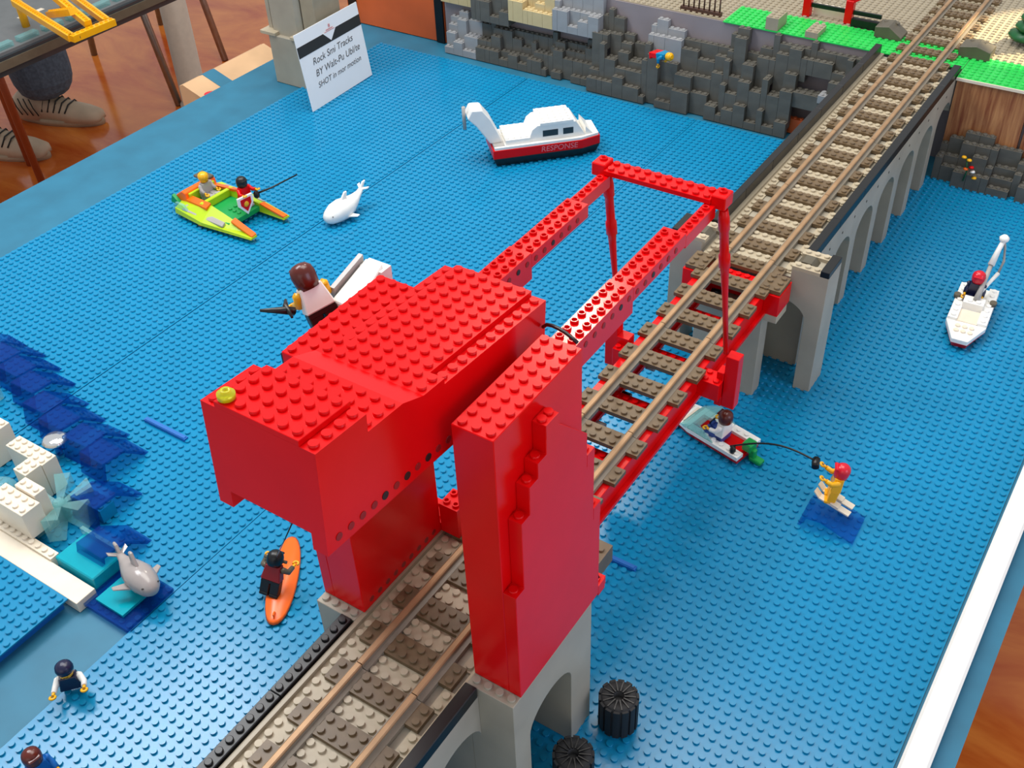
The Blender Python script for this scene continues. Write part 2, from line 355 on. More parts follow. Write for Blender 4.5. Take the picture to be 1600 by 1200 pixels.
# ------------------------------------------------------------------ red towers
def tower(sgn, label):
    t = thing('bridge_tower', label, 'tower', (7*sgn, -21.9, 15.05), group='pair of red bridge towers')
    def X(a, b): return (a, b) if sgn > 0 else (-b-0.15, -a-0.15)
    x0, x1 = X(5.05, 8.05)
    MB().box(x0, -26.9, 15.05, x1, -16.9, 39.36).build('shaft', 'red', t, bevel=0.05)
    MB().studs(x0, x1, -26.9, -16.9, 39.36, 16).build('top_studs', 'red', t)
    bx0, bx1 = X(8.05, 9.05)
    st = [(-26.9, 26.0), (-25.9, 32.1), (-24.9, 34.4), (-23.9, 35.6), (-22.9, 37.9), (-21.4, 37.0), (-17.9, 31.4), (-16.9, 25.4), (-15.9, 15.9), (-14.9, 15.05)]
    poly = [(-26.9, 15.05)]
    for i in range(len(st)-1): poly += [(st[i][0], st[i][1]), (st[i+1][0], st[i][1] if i != 5 else 33.4)]
    poly += [(-14.9, 15.05)]
    MB().prism(poly, bx0, bx1, 'x').build('buttress', 'red', t, bevel=0.04)
    for i in range(len(st)-1):
        y0, y1, z = st[i][0], st[i+1][0], st[i][1]
        if i == 5: continue
        b = MB().box(bx0+0.02, y0+0.02, z-1.1, bx1+0.015, y1-0.02, z+0.01); b.studs(bx0, bx1, y0, y1, z, 14); b.build('step_brick', 'red', t)
    fx0, fx1 = X(5.05, 9.0)
    b = MB().box(fx0, -16.9, 15.05, fx1, -14.7, 15.9); b.studs(fx0, fx1, -16.7, -14.7, 15.9, 12); b.build('foot_plate', 'red', t)
    xi = 5.05 if sgn > 0 else -5.2
    for k in range(9):
        yy = -25.9+k
        b = MB().cyl((xi-0.02 if sgn > 0 else xi-0.08, yy, 15.75), 0.26, 0.1, 'x', 12); b.build('pin_hole', 'darkred', t)
    return t
tower(1, 'right red bridge tower with stepped outer side, nearest the camera')
lt = tower(-1, 'left red bridge tower behind the counterweight, its top edge just showing')
b = MB().box(-5.2, -16.9, 15.05, -3.4, -14.9, 18.2)
for x in (-4.75, -3.85):
    for y in (-16.4, -15.4): b.hstud(x, y, 18.2)
b.build('pivot_block', 'red', lt)
for zz in (15.9, 17.1): MB().cyl((-3.42, -15.9, zz), 0.26, 0.06, 'x', 12).build('axle_hole', 'black', lt)

# ------------------------------------------------------------------ balance beam: counterweight, arms, cross beam, rods
bb = thing('balance_beam', 'red balance beam with big counterweight box, two arms and hanging rods', 'bridge beam', (0, -17, 39))
cwr = bpy.data.objects.new('counterweight', None)
cen = MB().prism([(-19.85, -2.3), (-19.85, 3.67), (-15.85, 3.67), (-15.85, 2.47), (-12.85, 2.47), (-11.0, 1.87), (2.0, 1.87), (2.0, -2.3)], -3, 3, 'x')
TH = Euler((-0.08, 0, 0))
def cwpart(b, name, m, parent=bb, bevel=0.0):
    o = b.build(name, m, parent, local=True, bevel=bevel)
    if parent is bb: o.rotation_euler = TH
    return o
cw = cwpart(cen, 'counterweight', 'red')
for xa, xb in ((3, 4.05), (-4.05, -3)):
    cwpart(MB().prism([(-19.85, -3.5), (-19.85, 3.67), (-15.85, 3.67), (-15.85, 2.47), (-12.85, 2.47), (-11.0, 1.87), (-9, 1.87), (-9, 1.47), (2.1, 1.47), (2.1, -3.5)], xa, xb, 'x'), 'side_wall', 'red', cw)
    b = MB(); b.studs(xa, xb, -19.85, -15.85, 3.67, 16); b.studs(xa, xb, -15.85, -12.85, 2.47, 16); b.studs(xa, xb, -11, -9, 1.87, 16); b.studs(xa, xb, -9, 2, 1.47, 16)
    cwpart(b, 'wall_studs', 'red', cw)
b = MB().box(-3, -19.87, 3.67, 3, -15.85, 4.07); b.studs(-3, 3, -19.85, -15.85, 4.07, 16, skip=((0, 0),)); cwpart(b, 'front_plate', 'red', cw, 0.03)
b = MB(); b.studs(-3, 3, -15.85, -12.85, 2.47, 16); b.studs(-3, 3, -11, 2, 1.87, 16); cwpart(b, 'top_studs', 'red', cw)
b = MB().lathe([(0.33, 0), (0.33, 0.08), (0.5, 0.1), (0.5, 0.42), (0.3, 0.44), (0.3, 0.62), (0.14, 0.62), (0.14, 0.5)], (-2.5, -19.35, 4.07), 20); o = cwpart(b, 'round_plate', 'trans_yellow', cw); o['label'] = 'yellow round stud'
for k, yy in enumerate((-18.87, -17.87, -16.87, -15.87, -14.9, -13.87, -12.87, -11.87, -10.86, -9.86, -8.86)):
    pin = yy in (-14.9, -12.87, -10.86)
    b = MB().cyl((4.05, yy, -2.75), 0.27 if pin else 0.25, 0.05, 'x', 14); cwpart(b, 'pin' if pin else 'pin_hole', 'black' if pin else 'darkred', cw)
for sgn in (1, -1):
    def X(a, b_): return (a, b_) if sgn > 0 else (-b_, -a)
    x0, x1 = X(3.4, 5.4); xo0, xo1 = X(4.4, 5.4)
    a = MB().box(x0, -16.5, 33.6, x1, -5.0, 36.0)
    for i in range(2):
        for j in range(11): a.hstud(x0+0.5+i, -15.9+j, 36.0)
    ao = a.build('beam', 'red_beam', bb, bevel=0.03)
    a = MB().box(x0, -5.0, 34.6, x1, 3.6, 35.85)
    for i in range(2):
        for j in range(8): a.hstud(x0+0.5+i, -4.5+j*1.04, 35.85)
    a.build('beam', 'red_beam', bb, bevel=0.03)
    a = MB().box(xo0, 3.6, 34.4, xo1, 9.0, 35.55)
    for j in range(5): a.hstud(xo0+0.5, 4.1+j, 35.55)
    a.build('beam', 'red_beam', bb, bevel=0.03)
    xs = max(x1, x0) if sgn > 0 else max(x0, x1)
    for k in range(14):
        yy = -14.4+k*1.25; zz = 35.2 if yy > -5 else 35.3
        MB().cyl((xs, yy, zz), 0.24, 0.04, 'x', 12).build('pin_hole', 'black' if k in (1, 6, 10) else 'darkred', ao)
    # end block, elbow and rod
    xe0, xe1 = X(4.9, 6.2)
    e = MB().box(xe0, 8.9, 35.2, xe1, 10.5, 36.4); e.hstud((xe0+xe1)/2, 9.9, 36.4, r=0.36); e.build('end_block', 'red', bb, bevel=0.1)
    if sgn > 0: p0, p1 = Vector((5.85, 9.6, 35.0)), Vector((5.75, 14.1, 17.0))
    else: p0, p1 = Vector((-5.15, 9.9, 35.0)), Vector((-5.55, 13.6, 16.6))
    pts = []; rs = []
    for f_, r_ in ((0, .36), (0.06, .5), (0.12, .5), (0.13, .4), (0.28, .4), (0.29, .52), (0.36, .52), (0.37, .4), (0.42, .36), (0.6, .27), (1.0, .25)): pts.append(p0.lerp(p1, f_)); rs.append(r_)
    MB().tube(pts, rs, 12).build('lift_rod', 'red', bb)
c = MB().box(-4.9, 8.7, 35.6, 4.95, 10.6, 36.05); c.studs(-4.9, 4.95, 8.65, 10.65, 36.05, 14); c.build('cross_beam', 'red', bb, bevel=0.03)
hz = thing('black_hose', 'short black bent hose over the back edge of the right red tower', 'hose', (6, -16, 39))
MB().tube([(4.2, -15.4, 38.6), (4.7, -15.75, 39.2), (5.3, -16.0, 39.5), (5.9, -16.2, 39.62), (6.5, -16.35, 39.62), (7.1, -16.5, 39.5), (7.5, -16.6, 39.4)], 0.13, 8).build('hose', 'black', hz)

# ------------------------------------------------------------------ lift span
ls = thing('lift_span', 'red girder lift span carrying grey sleepers behind the towers', 'bridge span', (0, 8, 12))
for sx in (1, -1):
    def X(a, b_): return (a, b_) if sx > 0 else (-b_, -a)
    x0, x1 = X(2.6, 3.9); MB().box(x0, -14.6, 12.5, x1, 31.5, 14.55).build('girder', 'red', ls, bevel=0.04)
    x0, x1 = X(2.4, 4.35); MB().box(x0, -14.6, 12.1, x1, 31.5, 12.5).build('flange', 'red', ls)
for k, yy in enumerate((-9.5, -1.6, 6.4, 14.3, 22.3, 29.5)):
    b = MB().box(-2.6, yy, 12.4, 2.6, yy+1.2, 13.5); b.studs(-2.5, 2.5, yy+0.1, yy+1.1, 13.5, 10); b.build('cross_plate', 'red', ls)
for k in range(9):
    yy = -12.0+5*k
    for xx in (-1.9, 1.3): MB().cyl((xx, yy, 13.0), 0.34, 0.9, 'x', 12).build('axle_joint', 'black' if k % 2 == 0 else 'silver', ls)
for sx in (1, -1):
    def X(a, b_): return (a, b_) if sx > 0 else (-b_, -a)
    x0, x1 = X(6.1, 7.4) if sx > 0 else (-6.9, -5.5)
    MB().box(x0, 13.4, 11.0, x1, 14.6, 17.15).build('lift_bracket', 'red', ls, bevel=0.05)
    x0, x1 = X(3.9, 6.1) if sx > 0 else (-5.5, -3.9)
    b = MB().box(x0, 12.4, 12.2, x1, 14.4, 14.2); b.studs(x0, x1, 12.4, 14.4, 14.2, 12); b.build('bracket_arm', 'red', ls, bevel=0.03)
    x0, x1 = X(5.4, 6.1) if sx > 0 else (-5.5, -4.2)
    MB().box(x0, 13.3, 11.0, x1, 14.55, 15.1).build('bracket_gusset', 'red', ls, bevel=0.03)
for xa, xb in ((-5.4, -3.2), (3.2, 5.5)):
    b = MB().box(xa, 28.4, 14.7, xb, 31.4, 15.15); b.studs(xa, xb, 28.4, 31.4, 15.15, 12); b.build('end_plate', 'tie', ls)
for xa, xb in ((3.9, 5.6), (-5.6, -3.9)):
    MB().box(xa, 28.2, 12.1, xb, 31.6, 14.65).build('end_block', 'red', ls, bevel=0.05)
MB().box(-2.6, 28.6, 13.6, 2.6, 30.9, 14.4).studs(-2.5, 2.5, 28.9, 30.9, 14.4, 12).build('end_plate', 'red', ls)
sp_ = thing('support_pier', 'slim grey pier holding up the far end of the red lift span', 'pier', (0, 29.5, 0))
MB().box(-3.9, 28.6, 0, 3.9, 30.6, 11.2).build('column', 'pier', sp_, bevel=0.04)
MB().box(-5.6, 28.2, 11.2, 5.6, 31.0, 12.1).build('cap', 'ltgrey', sp_, bevel=0.04)

# ------------------------------------------------------------------ land behind, cliffs
def plate_obj(x0, x1, y0, y1, z, m, name, label, cat='baseplate', n=8):
    o = place(baseplate_mesh(int(round(x1-x0)), int(round(y1-y0)), m, n), name, None, (x0, y0, z), sc_=((x1-x0)/round(x1-x0), (y1-y0)/round(y1-y0), 1)); return tag(o, label, cat)
LZ = 14.62
lm = thing('land_module', 'raised land block with wooden and grey front panels behind the sea', 'platform', (-40, 120, -0.16))
MB().box(-110, 94.6, -0.16, 6, 150, LZ-0.2).build('platform', 'grey_wall', lm)
MB().box(6, 91.5, -0.16, 60, 150, LZ-0.2).build('platform', 'grey_wall', lm)
MB().box(6.2, 90.7, 0, 16.2, 91.5, LZ-0.5).build('wood_panel', 'wood', lm)
MB().box(16.6, 90.7, 0, 40, 91.5, LZ-0.5).build('wood_panel', 'wood', lm)
MB().box(6.1, 90.3, LZ-0.5, 40, 91.5, LZ-0.1).build('edge_strip', 'cream', lm)
MB().box(-86, 93.8, 0, -6.5, 94.6, LZ-0.2).build('grey_panel', 'grey_wall', lm)
MB().box(-110, 93.9, 0, -86.4, 94.6, LZ-0.2).build('orange_panel', 'orange_wood', lm)
for x in (-108.6, -87.4): MB().box(x-0.9, 93.5, 0, x+0.9, 93.9, LZ-0.2).build('black_post', 'black', lm)
plate_obj(-31, 6, 93.5, 100.5, LZ-0.04, 'land_green', 'land_plate', 'bright green studded plate along the front of the far land')
plate_obj(6.1, 40.1, 90.5, 98.5, LZ-0.04, 'land_green', 'land_plate', 'green studded plate with sun patches at far right')
plate_obj(-86, -31, 94, 130, LZ-0.04, 'tan', 'land_plate', 'tan studded plate of the land at the top left of the green strip')
plate_obj(-31, 6, 100.5, 130, LZ-0.04, 'tan', 'land_plate', 'tan studded plate left of the far track')
plate_obj(6, 40, 98.5, 130, LZ-0.04, 'tan', 'land_plate', 'tan studded plate lit by the sun right of the far track')
BK = {}
def brick(parent, x, y, z, wx, wy, hh, m, nm='brick'):
    k = (wx, wy, round(hh, 2), m)
    if k not in BK:
        b = MB().box(0.02, 0.02, 0, wx-0.02, wy-0.02, hh)
        b.studs(0, wx, 0, wy, hh, 8); BK[k] = b.mesh('brick'); BK[k].materials.append(MT[m])
    return place(BK[k], nm, None, (x, y, z), parent)
def stack(parent, x, y, wx, wy, z0, H, m):
    z = z0; top = z0+H
    while z < top-0.5:
        hh = 1.2*random.choice((1, 2, 2, 3)); hh = min(hh, max(1.2, round((top-z)/1.2)*1.2))
        brick(parent, x, y, z, wx, wy, hh, m); z += hh
    return z
def interp(t, x):
    for (a, b), (c_, d) in zip(t[:-1], t[1:]):
        if a <= x <= c_: return b+(d-b)*(x-a)/(c_-a)
    return t[-1][1] if x > t[-1][0] else t[0][1]
H1 = [(-53, 12), (-50, 13.2), (-48, 12), (-46, 8), (-44, 9), (-42, 14), (-39, 14.4), (-37.5, 8), (-36, 11), (-33.5, 14), (-31.5, 9.5), (-30, 11), (-27, 14.4), (-25, 11), (-22, 13.5), (-19, 14.2), (-8, 14.2)]
cl = thing('rock_cliff', 'dark grey brick cliff rising from the sea left of the viaduct', 'cliff', (-30, 91, 0))
def cliff(parent, x0, x1, Hf, ys, mf, fr, widths=(1, 2, 2, 3), skip=None):
    x = x0
    while x < x1:
        wx = random.choice(widths); H = Hf(x+wx/2)+random.uniform(-0.8, 0.5); hs = []
        for i, y in enumerate(ys):
            lo, hi = fr[i]; h = H*random.uniform(lo, hi)
            if hs: h = min(h, hs[-1])
            hs.append(max(0.0, round(h/1.2)*1.2))
        hs.append(0)
        for i, y in enumerate(ys):
            if skip and skip(x, i): continue
            z0 = max(0, hs[i+1]-1.2)
            if hs[i] > z0: stack(parent, x, y, wx, 1, z0, hs[i]-z0, mf(x, i))
        x += wx
cliff(cl, -53, -8, lambda x: min(14.4, interp(H1, x)), (92.7, 91.7, 90.7, 89.7, 88.8), lambda x, i: 'rock_light' if -43.5 < x < -38 and i < 2 else 'rock', ((0.95, 1.0), (0.7, 1.0), (0.45, 0.85), (0.2, 0.65), (0.0, 0.35)), (1, 2, 2, 3), lambda x, i: -18.5 < x < -13 and i > 1)
brick(cl, -13, 89.8, 6.5, 4, 2, 1.2, 'rock_light'); brick(cl, -18, 91, 0, 5, 1, 2.4, 'orange_wood')
brick(cl, -18, 90.2, 4.8, 6, 2, 2.4, 'rock'); brick(cl, -13, 90, 0, 6, 2, 6.5, 'rock')
c2 = thing('rock_cliff', 'low dark grey brick cliff at the far left with a light grey end', 'cliff', (-68, 91, 0))
cliff(c2, -84, -53, lambda x: 7.0, (92.7, 91.9, 91.0, 90.2), lambda x, i: 'rock_light' if x < -77.5 else 'rock', ((0.85, 1.0), (0.5, 0.95), (0.25, 0.7), (0.0, 0.4)))
up_ = thing('rock_cliff', 'upper tier of cream, dark and light grey bricks above the left cliff', 'cliff', (-69, 92, 7.4))
x = -86.0
while x < -53:
    wx = random.choice((1, 2, 2)); mm = 'rock_tan' if x < -79.5 else 'rock' if x < -71.5 else 'rock_tan' if x < -61.5 else 'rock_light'
    z0 = 8.4 if mm != 'rock' else 7.2
    for i, yy in enumerate((92.7, 91.8, 90.9)):
        if mm == 'rock_tan' and x < -79.5 and i > 0: continue
        stack(up_, x, yy, wx, 1, z0, (6.6, random.uniform(2.4, 6), random.uniform(1.2, 3.6))[i], mm)
    x += wx
c3 = thing('rock_cliff', 'small dark grey brick cliff at the right in front of the wood panel', 'cliff', (12, 88, 0))
cliff(c3, 6.3, 30, lambda x: 6.2+(1.4 if 9 < x < 13 else 0), (89.6, 88.6, 87.6, 86.6), lambda x, i: 'rock', ((0.9, 1.0), (0.6, 1.0), (0.3, 0.7), (0.0, 0.5)))
fl = thing('flower_sprig', 'tiny red and yellow flower sprig on the small dark cliff', 'plant', (11, 86.4, 3))
for k, (dx, dz, mm) in enumerate(((0, 0.2, 'orange'), (0.7, 0.6, 'red'), (0.2, 1.6, 'yellow'), (-0.6, 1.9, 'yellow'), (1.4, -0.9, 'yellow'), (1.0, 0.0, 'white'))):
    MB().lathe([(0.1, 0), (0.38, 0.12), (0.3, 0.3), (0.1, 0.36)], (11+dx, 86.4, 3+dz), 8).build('blossom', mm, fl)
MB().tube([(11, 86.5, 1.4), (11.2, 86.45, 3), (10.8, 86.45, 5)], 0.1, 6).build('stem', 'leaf', fl)
for (xx, lb) in ((-24.0, 'light grey brick block on the green strip, left of two'), (-17.6, 'light grey low brick on the green strip, right of two')):
    t = thing('grey_block', lb, 'brick', (xx+1, 94.5, LZ), group='grey blocks on the green strip')
    hh = 1.9 if xx < -20 else 0.9
    b = MB().box(xx, 93.6, LZ, xx+2, 97.2, LZ+hh); b.studs(xx, xx+2, 93.6, 97.6, LZ+hh, 8); b.build('block', 'tan', t)
for (pts, xa, lb) in (([(-8.6, 0), (-8.6, 1.6), (-6.6, 1.9), (-4.5, 0.5), (-4.5, 0)], 98.4, 'dark grey ramp wedge left of the far track'), ([(4.2, 0), (4.2, 1.5), (6.5, 1.9), (8.6, 1.3), (8.6, 0)], 97.2, 'dark grey ramp wedge right of the far track')):
    t = thing('track_ramp', lb, 'ramp', ((pts[0][0]+pts[-1][0])/2, xa+1.5, LZ))
    MB().prism([(p, q+LZ) for p, q in pts], xa, xa+3.2, 'y').build('wedge', 'dkgrey', t, bevel=0.05); b = MB()
    for i in range(3): b.stud(pts[2][0]-1.2+i*0.9, xa+2.6, LZ+1.6, 8)
    b.build('wedge_studs', 'dkgrey', t)
fe = thing('crossing_fence', 'red posts with black rail and white bricks beside the far track', 'fence', (-15, 103, LZ))
for xx in (-20.5, -13.8):
    MB().box(xx-0.6, 101.2, LZ, xx+0.6, 102.4, LZ+3.6).build('post', 'red', fe, bevel=0.06)
MB().prism([(-14.4, LZ+2.6), (-14.4, LZ+3.6), (-9, LZ+7), (-8.2, LZ+6.6)], 101.3, 102.3, 'y').build('boom', 'red', fe)
MB().box(-20, 101.6, LZ+1.5, -8.8, 102.0, LZ+2.1).build('rail_bar', 'black', fe)
b = MB().box(-13, 100.6, LZ, -8.6, 101.6, LZ+1.2); b.build('black_kerb', 'black', fe)
b = MB().box(-19.8, 102.6, LZ, -14.6, 104.2, LZ+1.2); b.studs(-19.8, -14.6, 102.6, 104.2, LZ+1.2, 8); b.build('white_brick', 'cream', fe)
bf = thing('brown_fence', 'small dark brown fence on the edge of the tan plate', 'fence', (-35, 95, LZ))
MB().box(-39, 94.6, LZ, -32, 95.4, LZ+0.6).build('base', 'brown', bf)
for k in range(8): MB().cyl((-38.6+k*0.9, 95, LZ+0.6), 0.13, 2.4, 'z', 6).build('post', 'brown', bf)
MB().box(-38.8, 94.9, LZ+2.6, -32.1, 95.1, LZ+2.9).build('rail_bar', 'brown', bf)
tr = thing('toy_tree', 'dark green leafy toy tree at the right edge of the land', 'tree', (11.6, 106.3, LZ))
MB().cyl((11.6, 106.3, LZ), 0.4, 3, 'z', 8).build('trunk', 'brown', tr)
for k in range(5):
    b = MB().lathe([(0.3, 0), (2.6-0.42*k, 0.35), (2.9-0.45*k, 0.9), (1.2, 1.6)], (11.6+0.3*math.sin(k), 106.3, LZ+0.6+1.3*k), 9); b.build('foliage', 'leaf', tr)

# ------------------------------------------------------------------ grey pylon and the card
py = thing('grey_pylon', 'grey brick bridge pylon standing at the far left corner of the sea', 'pylon', (-99.5, 69, 0))
MB().prism([(-104.7, 67.0), (-103.2, 65.5), (-96.2, 65.5), (-94.7, 67.0), (-94.7, 72.5), (-96.2, 74), (-103.2, 74), (-104.7, 72.5)], -0.1, 8.6, 'z').build('plinth', 'pier', py, bevel=0.06)
for xa, xb, ya, yb in ((-104.9, -101.4, 65.2, 68.2), (-98, -94.5, 65.2, 68.2), (-104.9, -101.4, 71.2, 74.2), (-98, -94.5, 71.2, 74.2)):
    b = MB().box(xa, ya, 8.6, xb, yb, 9.2); b.build('ledge_plate', 'ltgrey', py, bevel=0.06)
MB().prism([(-103.4, 67), (-102.6, 66.3), (-97, 66.3), (-96.2, 67), (-96.2, 72.6), (-103.4, 72.6)], 8.6, 34, 'z').build('shaft', 'pier', py)
MB().box(-95.6, 66.6, 9.2, -92.6, 73, 34).build('side_pillar', 'tan', py, bevel=0.1)
MB().box(-104.2, 66.9, 9.2, -103.4, 72.4, 34).build('side_rib', 'pier', py)

cd = thing('notice_card', 'white notice card with black band and three handwritten lines, leaning before the pylon', 'sign', (-89.2, 67.2, 0.21), (0, 0, 0))
# the card's own frame: local x along its width (world +y), local z up its face
cd.rotation_euler = Euler((math.radians(-7), 0, math.radians(90+2)), 'XYZ')
cw_, ch_ = 16.6, 13.0
MB().box(-cw_/2, -0.06, 0, cw_/2, 0.06, ch_).build('card', 'card', cd, local=True)
MB().box(-cw_/2, -0.09, 9.1, cw_/2, -0.065, 10.9).build('black_band', 'ink', cd, local=True)
MB().prism([(-1.6, 10.95), (0.1, 9.3), (1.8, 10.95)], -0.12, -0.095, 'y').build('emblem', 'card', cd, local=True)
MB().box(-1.2, -0.14, 10.9, 1.5, -0.125, 11.0).box(-0.7, -0.14, 11.15, 1.1, -0.125, 11.3).box(0.1, -0.14, 11.5, 0.5, -0.125, 12.0).build('emblem_marks', 'inkred', cd, local=True)
def text(s, size, loc, rot, m, parent, shear=0.0, name='lettering', bold=0.0):
    cu = bpy.data.curves.new(name, 'FONT'); cu.body = s; cu.size = size*S; cu.shear = shear; cu.extrude = 0.01*S; cu.offset = bold*S; cu.align_x = 'CENTER'
    o = bpy.data.objects.new(name, cu); C.objects.link(o); o.parent = parent; o.location = Vector(loc)*S; o.rotation_euler = rot
    dg = bpy.context.evaluated_depsgraph_get(); me = bpy.data.meshes.new_from_object(o.evaluated_get(dg)); me.materials.clear(); me.materials.append(MT[m])
    n = bpy.data.objects.new(name, me); C.objects.link(n); n.parent = parent; n.location = Vector(loc)*S; n.rotation_euler = rot
    bpy.data.objects.remove(o); return n
text('Rock Smi Tracks', 1.6, (-0.1, -0.08, 7.2), (PI/2, math.radians(-2), 0), 'pen', cd, 0.25)
text('BY Walt-Pu Ubl/te', 1.6, (0.6, -0.08, 5.2), (PI/2, math.radians(-2), 0), 'pen', cd, 0.25)
text('SHOT in mor motion', 1.35, (0.4, -0.08, 3.3), (PI/2, math.radians(-2), 0), 'pen', cd, 0.25)

# ------------------------------------------------------------------ toy figures
def figure(name, label, loc, rot, torso, arm, leg, hair, hairstyle='bob', sit=False, arms=((30, 20), (30, 20)), legs=True, scale=1.0, head='yellow', group=None, hands='yellow', headless=False):
    """plastic toy figure, 5 studs tall, facing local -y; arms = (lift degrees, spread) left and right"""
    t = thing(name, label, 'toy figure', loc, rot, group); t.scale = (scale,)*3
    zb = 0.35 if sit else 1.75
    if legs:
        for sx in (-1, 1):
            if sit: b = MB().box(sx*0.5-0.46, -1.75, 0, sx*0.5+0.46, 0.35, 0.95); b.box(sx*0.5-0.46, -1.95, 0.0, sx*0.5+0.46, -1.6, 1.15)
            else: b = MB().box(sx*0.5-0.46, -0.42, 0.35, sx*0.5+0.46, 0.4, 1.5); b.box(sx*0.5-0.46, -0.65, 0, sx*0.5+0.46, 0.4, 0.36)
            b.build('leg', leg, t, local=True, bevel=0.07)
        MB().box(-0.96, -0.38, zb-0.35 if not sit else 0.3, 0.96, 0.42, zb+ (0.0 if not sit else 0.6)).build('hips', leg, t, local=True, bevel=0.05)
    if sit: zb = 0.9
    b = MB().loft([[(-1.0, -0.5, zb), (1.0, -0.5, zb), (1.0, 0.5, zb), (-1.0, 0.5, zb)], [(-0.72, -0.45, zb+1.6), (0.72, -0.45, zb+1.6), (0.72, 0.45, zb+1.6), (-0.72, 0.45, zb+1.6)]], False)
    b.build('torso', torso, t, local=True, bevel=0.08)
    for i, sx in enumerate((-1, 1)):
        lift, spread = arms[i]; a = math.radians(lift); s_ = math.radians(spread)
        sh = Vector((sx*0.88, 0, zb+1.25)); d1 = Vector((sx*math.sin(s_)*0.9, -math.sin(a)*0.6, -math.cos(a))).normalized()
        el = sh+d1*0.72; d2 = Vector((sx*math.sin(s_)*0.2, -math.sin(a+0.75), -math.cos(a+0.75))).normalized(); wr = el+d2*0.7; hd = wr+d2*0.36
        ao = MB().tube([sh+Vector((-sx*0.12, 0, 0.16)), sh, el, wr], [0.24, 0.33, 0.28, 0.24], 10).build('arm', arm, t, local=True)
        h = MB().tube([wr, wr+d2*0.14, hd], [0.15, 0.15, 0.16], 8)
        n_ = d2.cross(Vector((1, 0, 0))).normalized(); pts = []
        for k in range(9):
            q = math.radians(-130+k*32.5); pts.append(hd+d2*(0.18+0.22*math.cos(q))+Vector((1, 0, 0))*0.24*math.sin(q))
        h.tube(pts, 0.12, 6); h.build('hand', hands, t, local=True)
    zh = zb+1.6
    if not headless:
        MB().lathe([(0.3, 0), (0.34, 0.08), (0.55, 0.12), (0.63, 0.25), (0.63, 0.85), (0.55, 1.0), (0.32, 1.04), (0.32, 1.2)], (0, 0, zh), 16).build('head', head, t, local=True)
        f = MB()
        for sx in (-1, 1): f.cyl((sx*0.2, -0.64, zh+0.62), 0.08, 0.03, 'y', 8)
        f.box(-0.22, -0.645, zh+0.3, 0.22, -0.61, zh+0.36); f.build('face_print', 'ink', t, local=True)
    if hair:
        if hairstyle == 'bob': prof = [(0.7, -0.55), (0.78, -0.3), (0.8, 0.2), (0.72, 0.55), (0.45, 0.8), (0.12, 0.88)]
        elif hairstyle == 'long': prof = [(0.68, -0.8), (0.74, -0.4), (0.78, 0.1), (0.7, 0.45), (0.45, 0.7), (0.12, 0.78)]
        else: prof = [(0.76, 0.0), (0.8, 0.25), (0.72, 0.6), (0.45, 0.85), (0.12, 0.92)]
        b = MB().lathe(prof, (0, 0.06, zh+0.62), 18); b.build('hair', hair, t, local=True)
        if hairstyle != 'cap': MB().box(-0.55, -0.82, zh+0.95, 0.55, -0.4, zh+1.15).build('fringe', hair, t, local=True, bevel=0.1)
    return t
R = math.radians
# surfer on orange board
sb = thing('surfboard', 'bright orange surfboard lying on the sea left of the left red tower', 'surfboard', (-23.4, -19.9, 0.21), (0, 0, math.atan2(8.6, -5.6)-PI/2))
rings = []
for zz in (0.0, 0.12, 0.34):
    pts = []
    for k in range(28):
        a = 2*PI*k/28; sx, sy = math.cos(a), math.sin(a); e = (0.93 if zz != 0.12 else 1.0)
        pts.append((1.45*e*(abs(sx)**0.85)*(1 if sx > 0 else -1), 5.5*e*sy, zz+0.35*max(0, abs(sy)-0.75)**1.2*2))
    rings.append(pts)
MB().loft(rings).build('board', 'orange', sb, local=True)
MB().prism([(-4.9, 0.02), (-4.0, -0.0), (-4.4, 0.9), (-4.9, 1.0)], -0.06, 0.06, 'x').build('fin', 'orange', sb, local=True)
figure('toy_surfer', 'black haired toy figure crouching on the orange surfboard with arms raised', (-23.1, -22.1, 0.58), (R(24), R(-8), R(-165)), 'darkred', 'dkgrey', 'black', 'black', 'bob', arms=((70, 35), (70, 35)), hands='yellow', scale=1.0)
th = thing('surf_tow_line', 'grey bar on a thin black thread above the orange surfboard', 'rope', (-23.4, -18.6, 3.6))
MB().tube([(-24.6, -20.4, 3.6), (-22.2, -19.9, 3.6)], 0.16, 8).build('bar', 'dkgrey', th); MB().tube([(-23.4, -20.1, 3.6), (1.5, -36.8, 38.2)], 0.045, 5).build('thread', 'black', th)
# swimmers
figure('toy_swimmer', 'dark haired toy figure in navy swimming on the bare blue strip', (-30.9, -39.0, -1.75), (0, 0, R(50)), 'navy', 'white', 'navy', 'navy', 'cap', legs=False, arms=((60, 25), (60, 25)))
MB().box(-31.3, -40.6, -0.1, -28.6, -38.2, 0.24).build('sea_disc', 'blue_flat', bpy.data.objects['toy_swimmer']) if False else None
figure('toy_swimmer', 'reddish brown haired toy figure at the bottom left edge, mostly out of view', (-26.3, -46.0, -1.75), (0, 0, R(80)), 'blue_flat', 'blue_flat', 'blue_flat', 'hair_brown', 'bob', legs=False, arms=((30, 15), (30, 15)))
for o in [q for q in bpy.data.objects if q.name.startswith('toy_swimmer')]: o.location.z = (ZT-0.95)*S
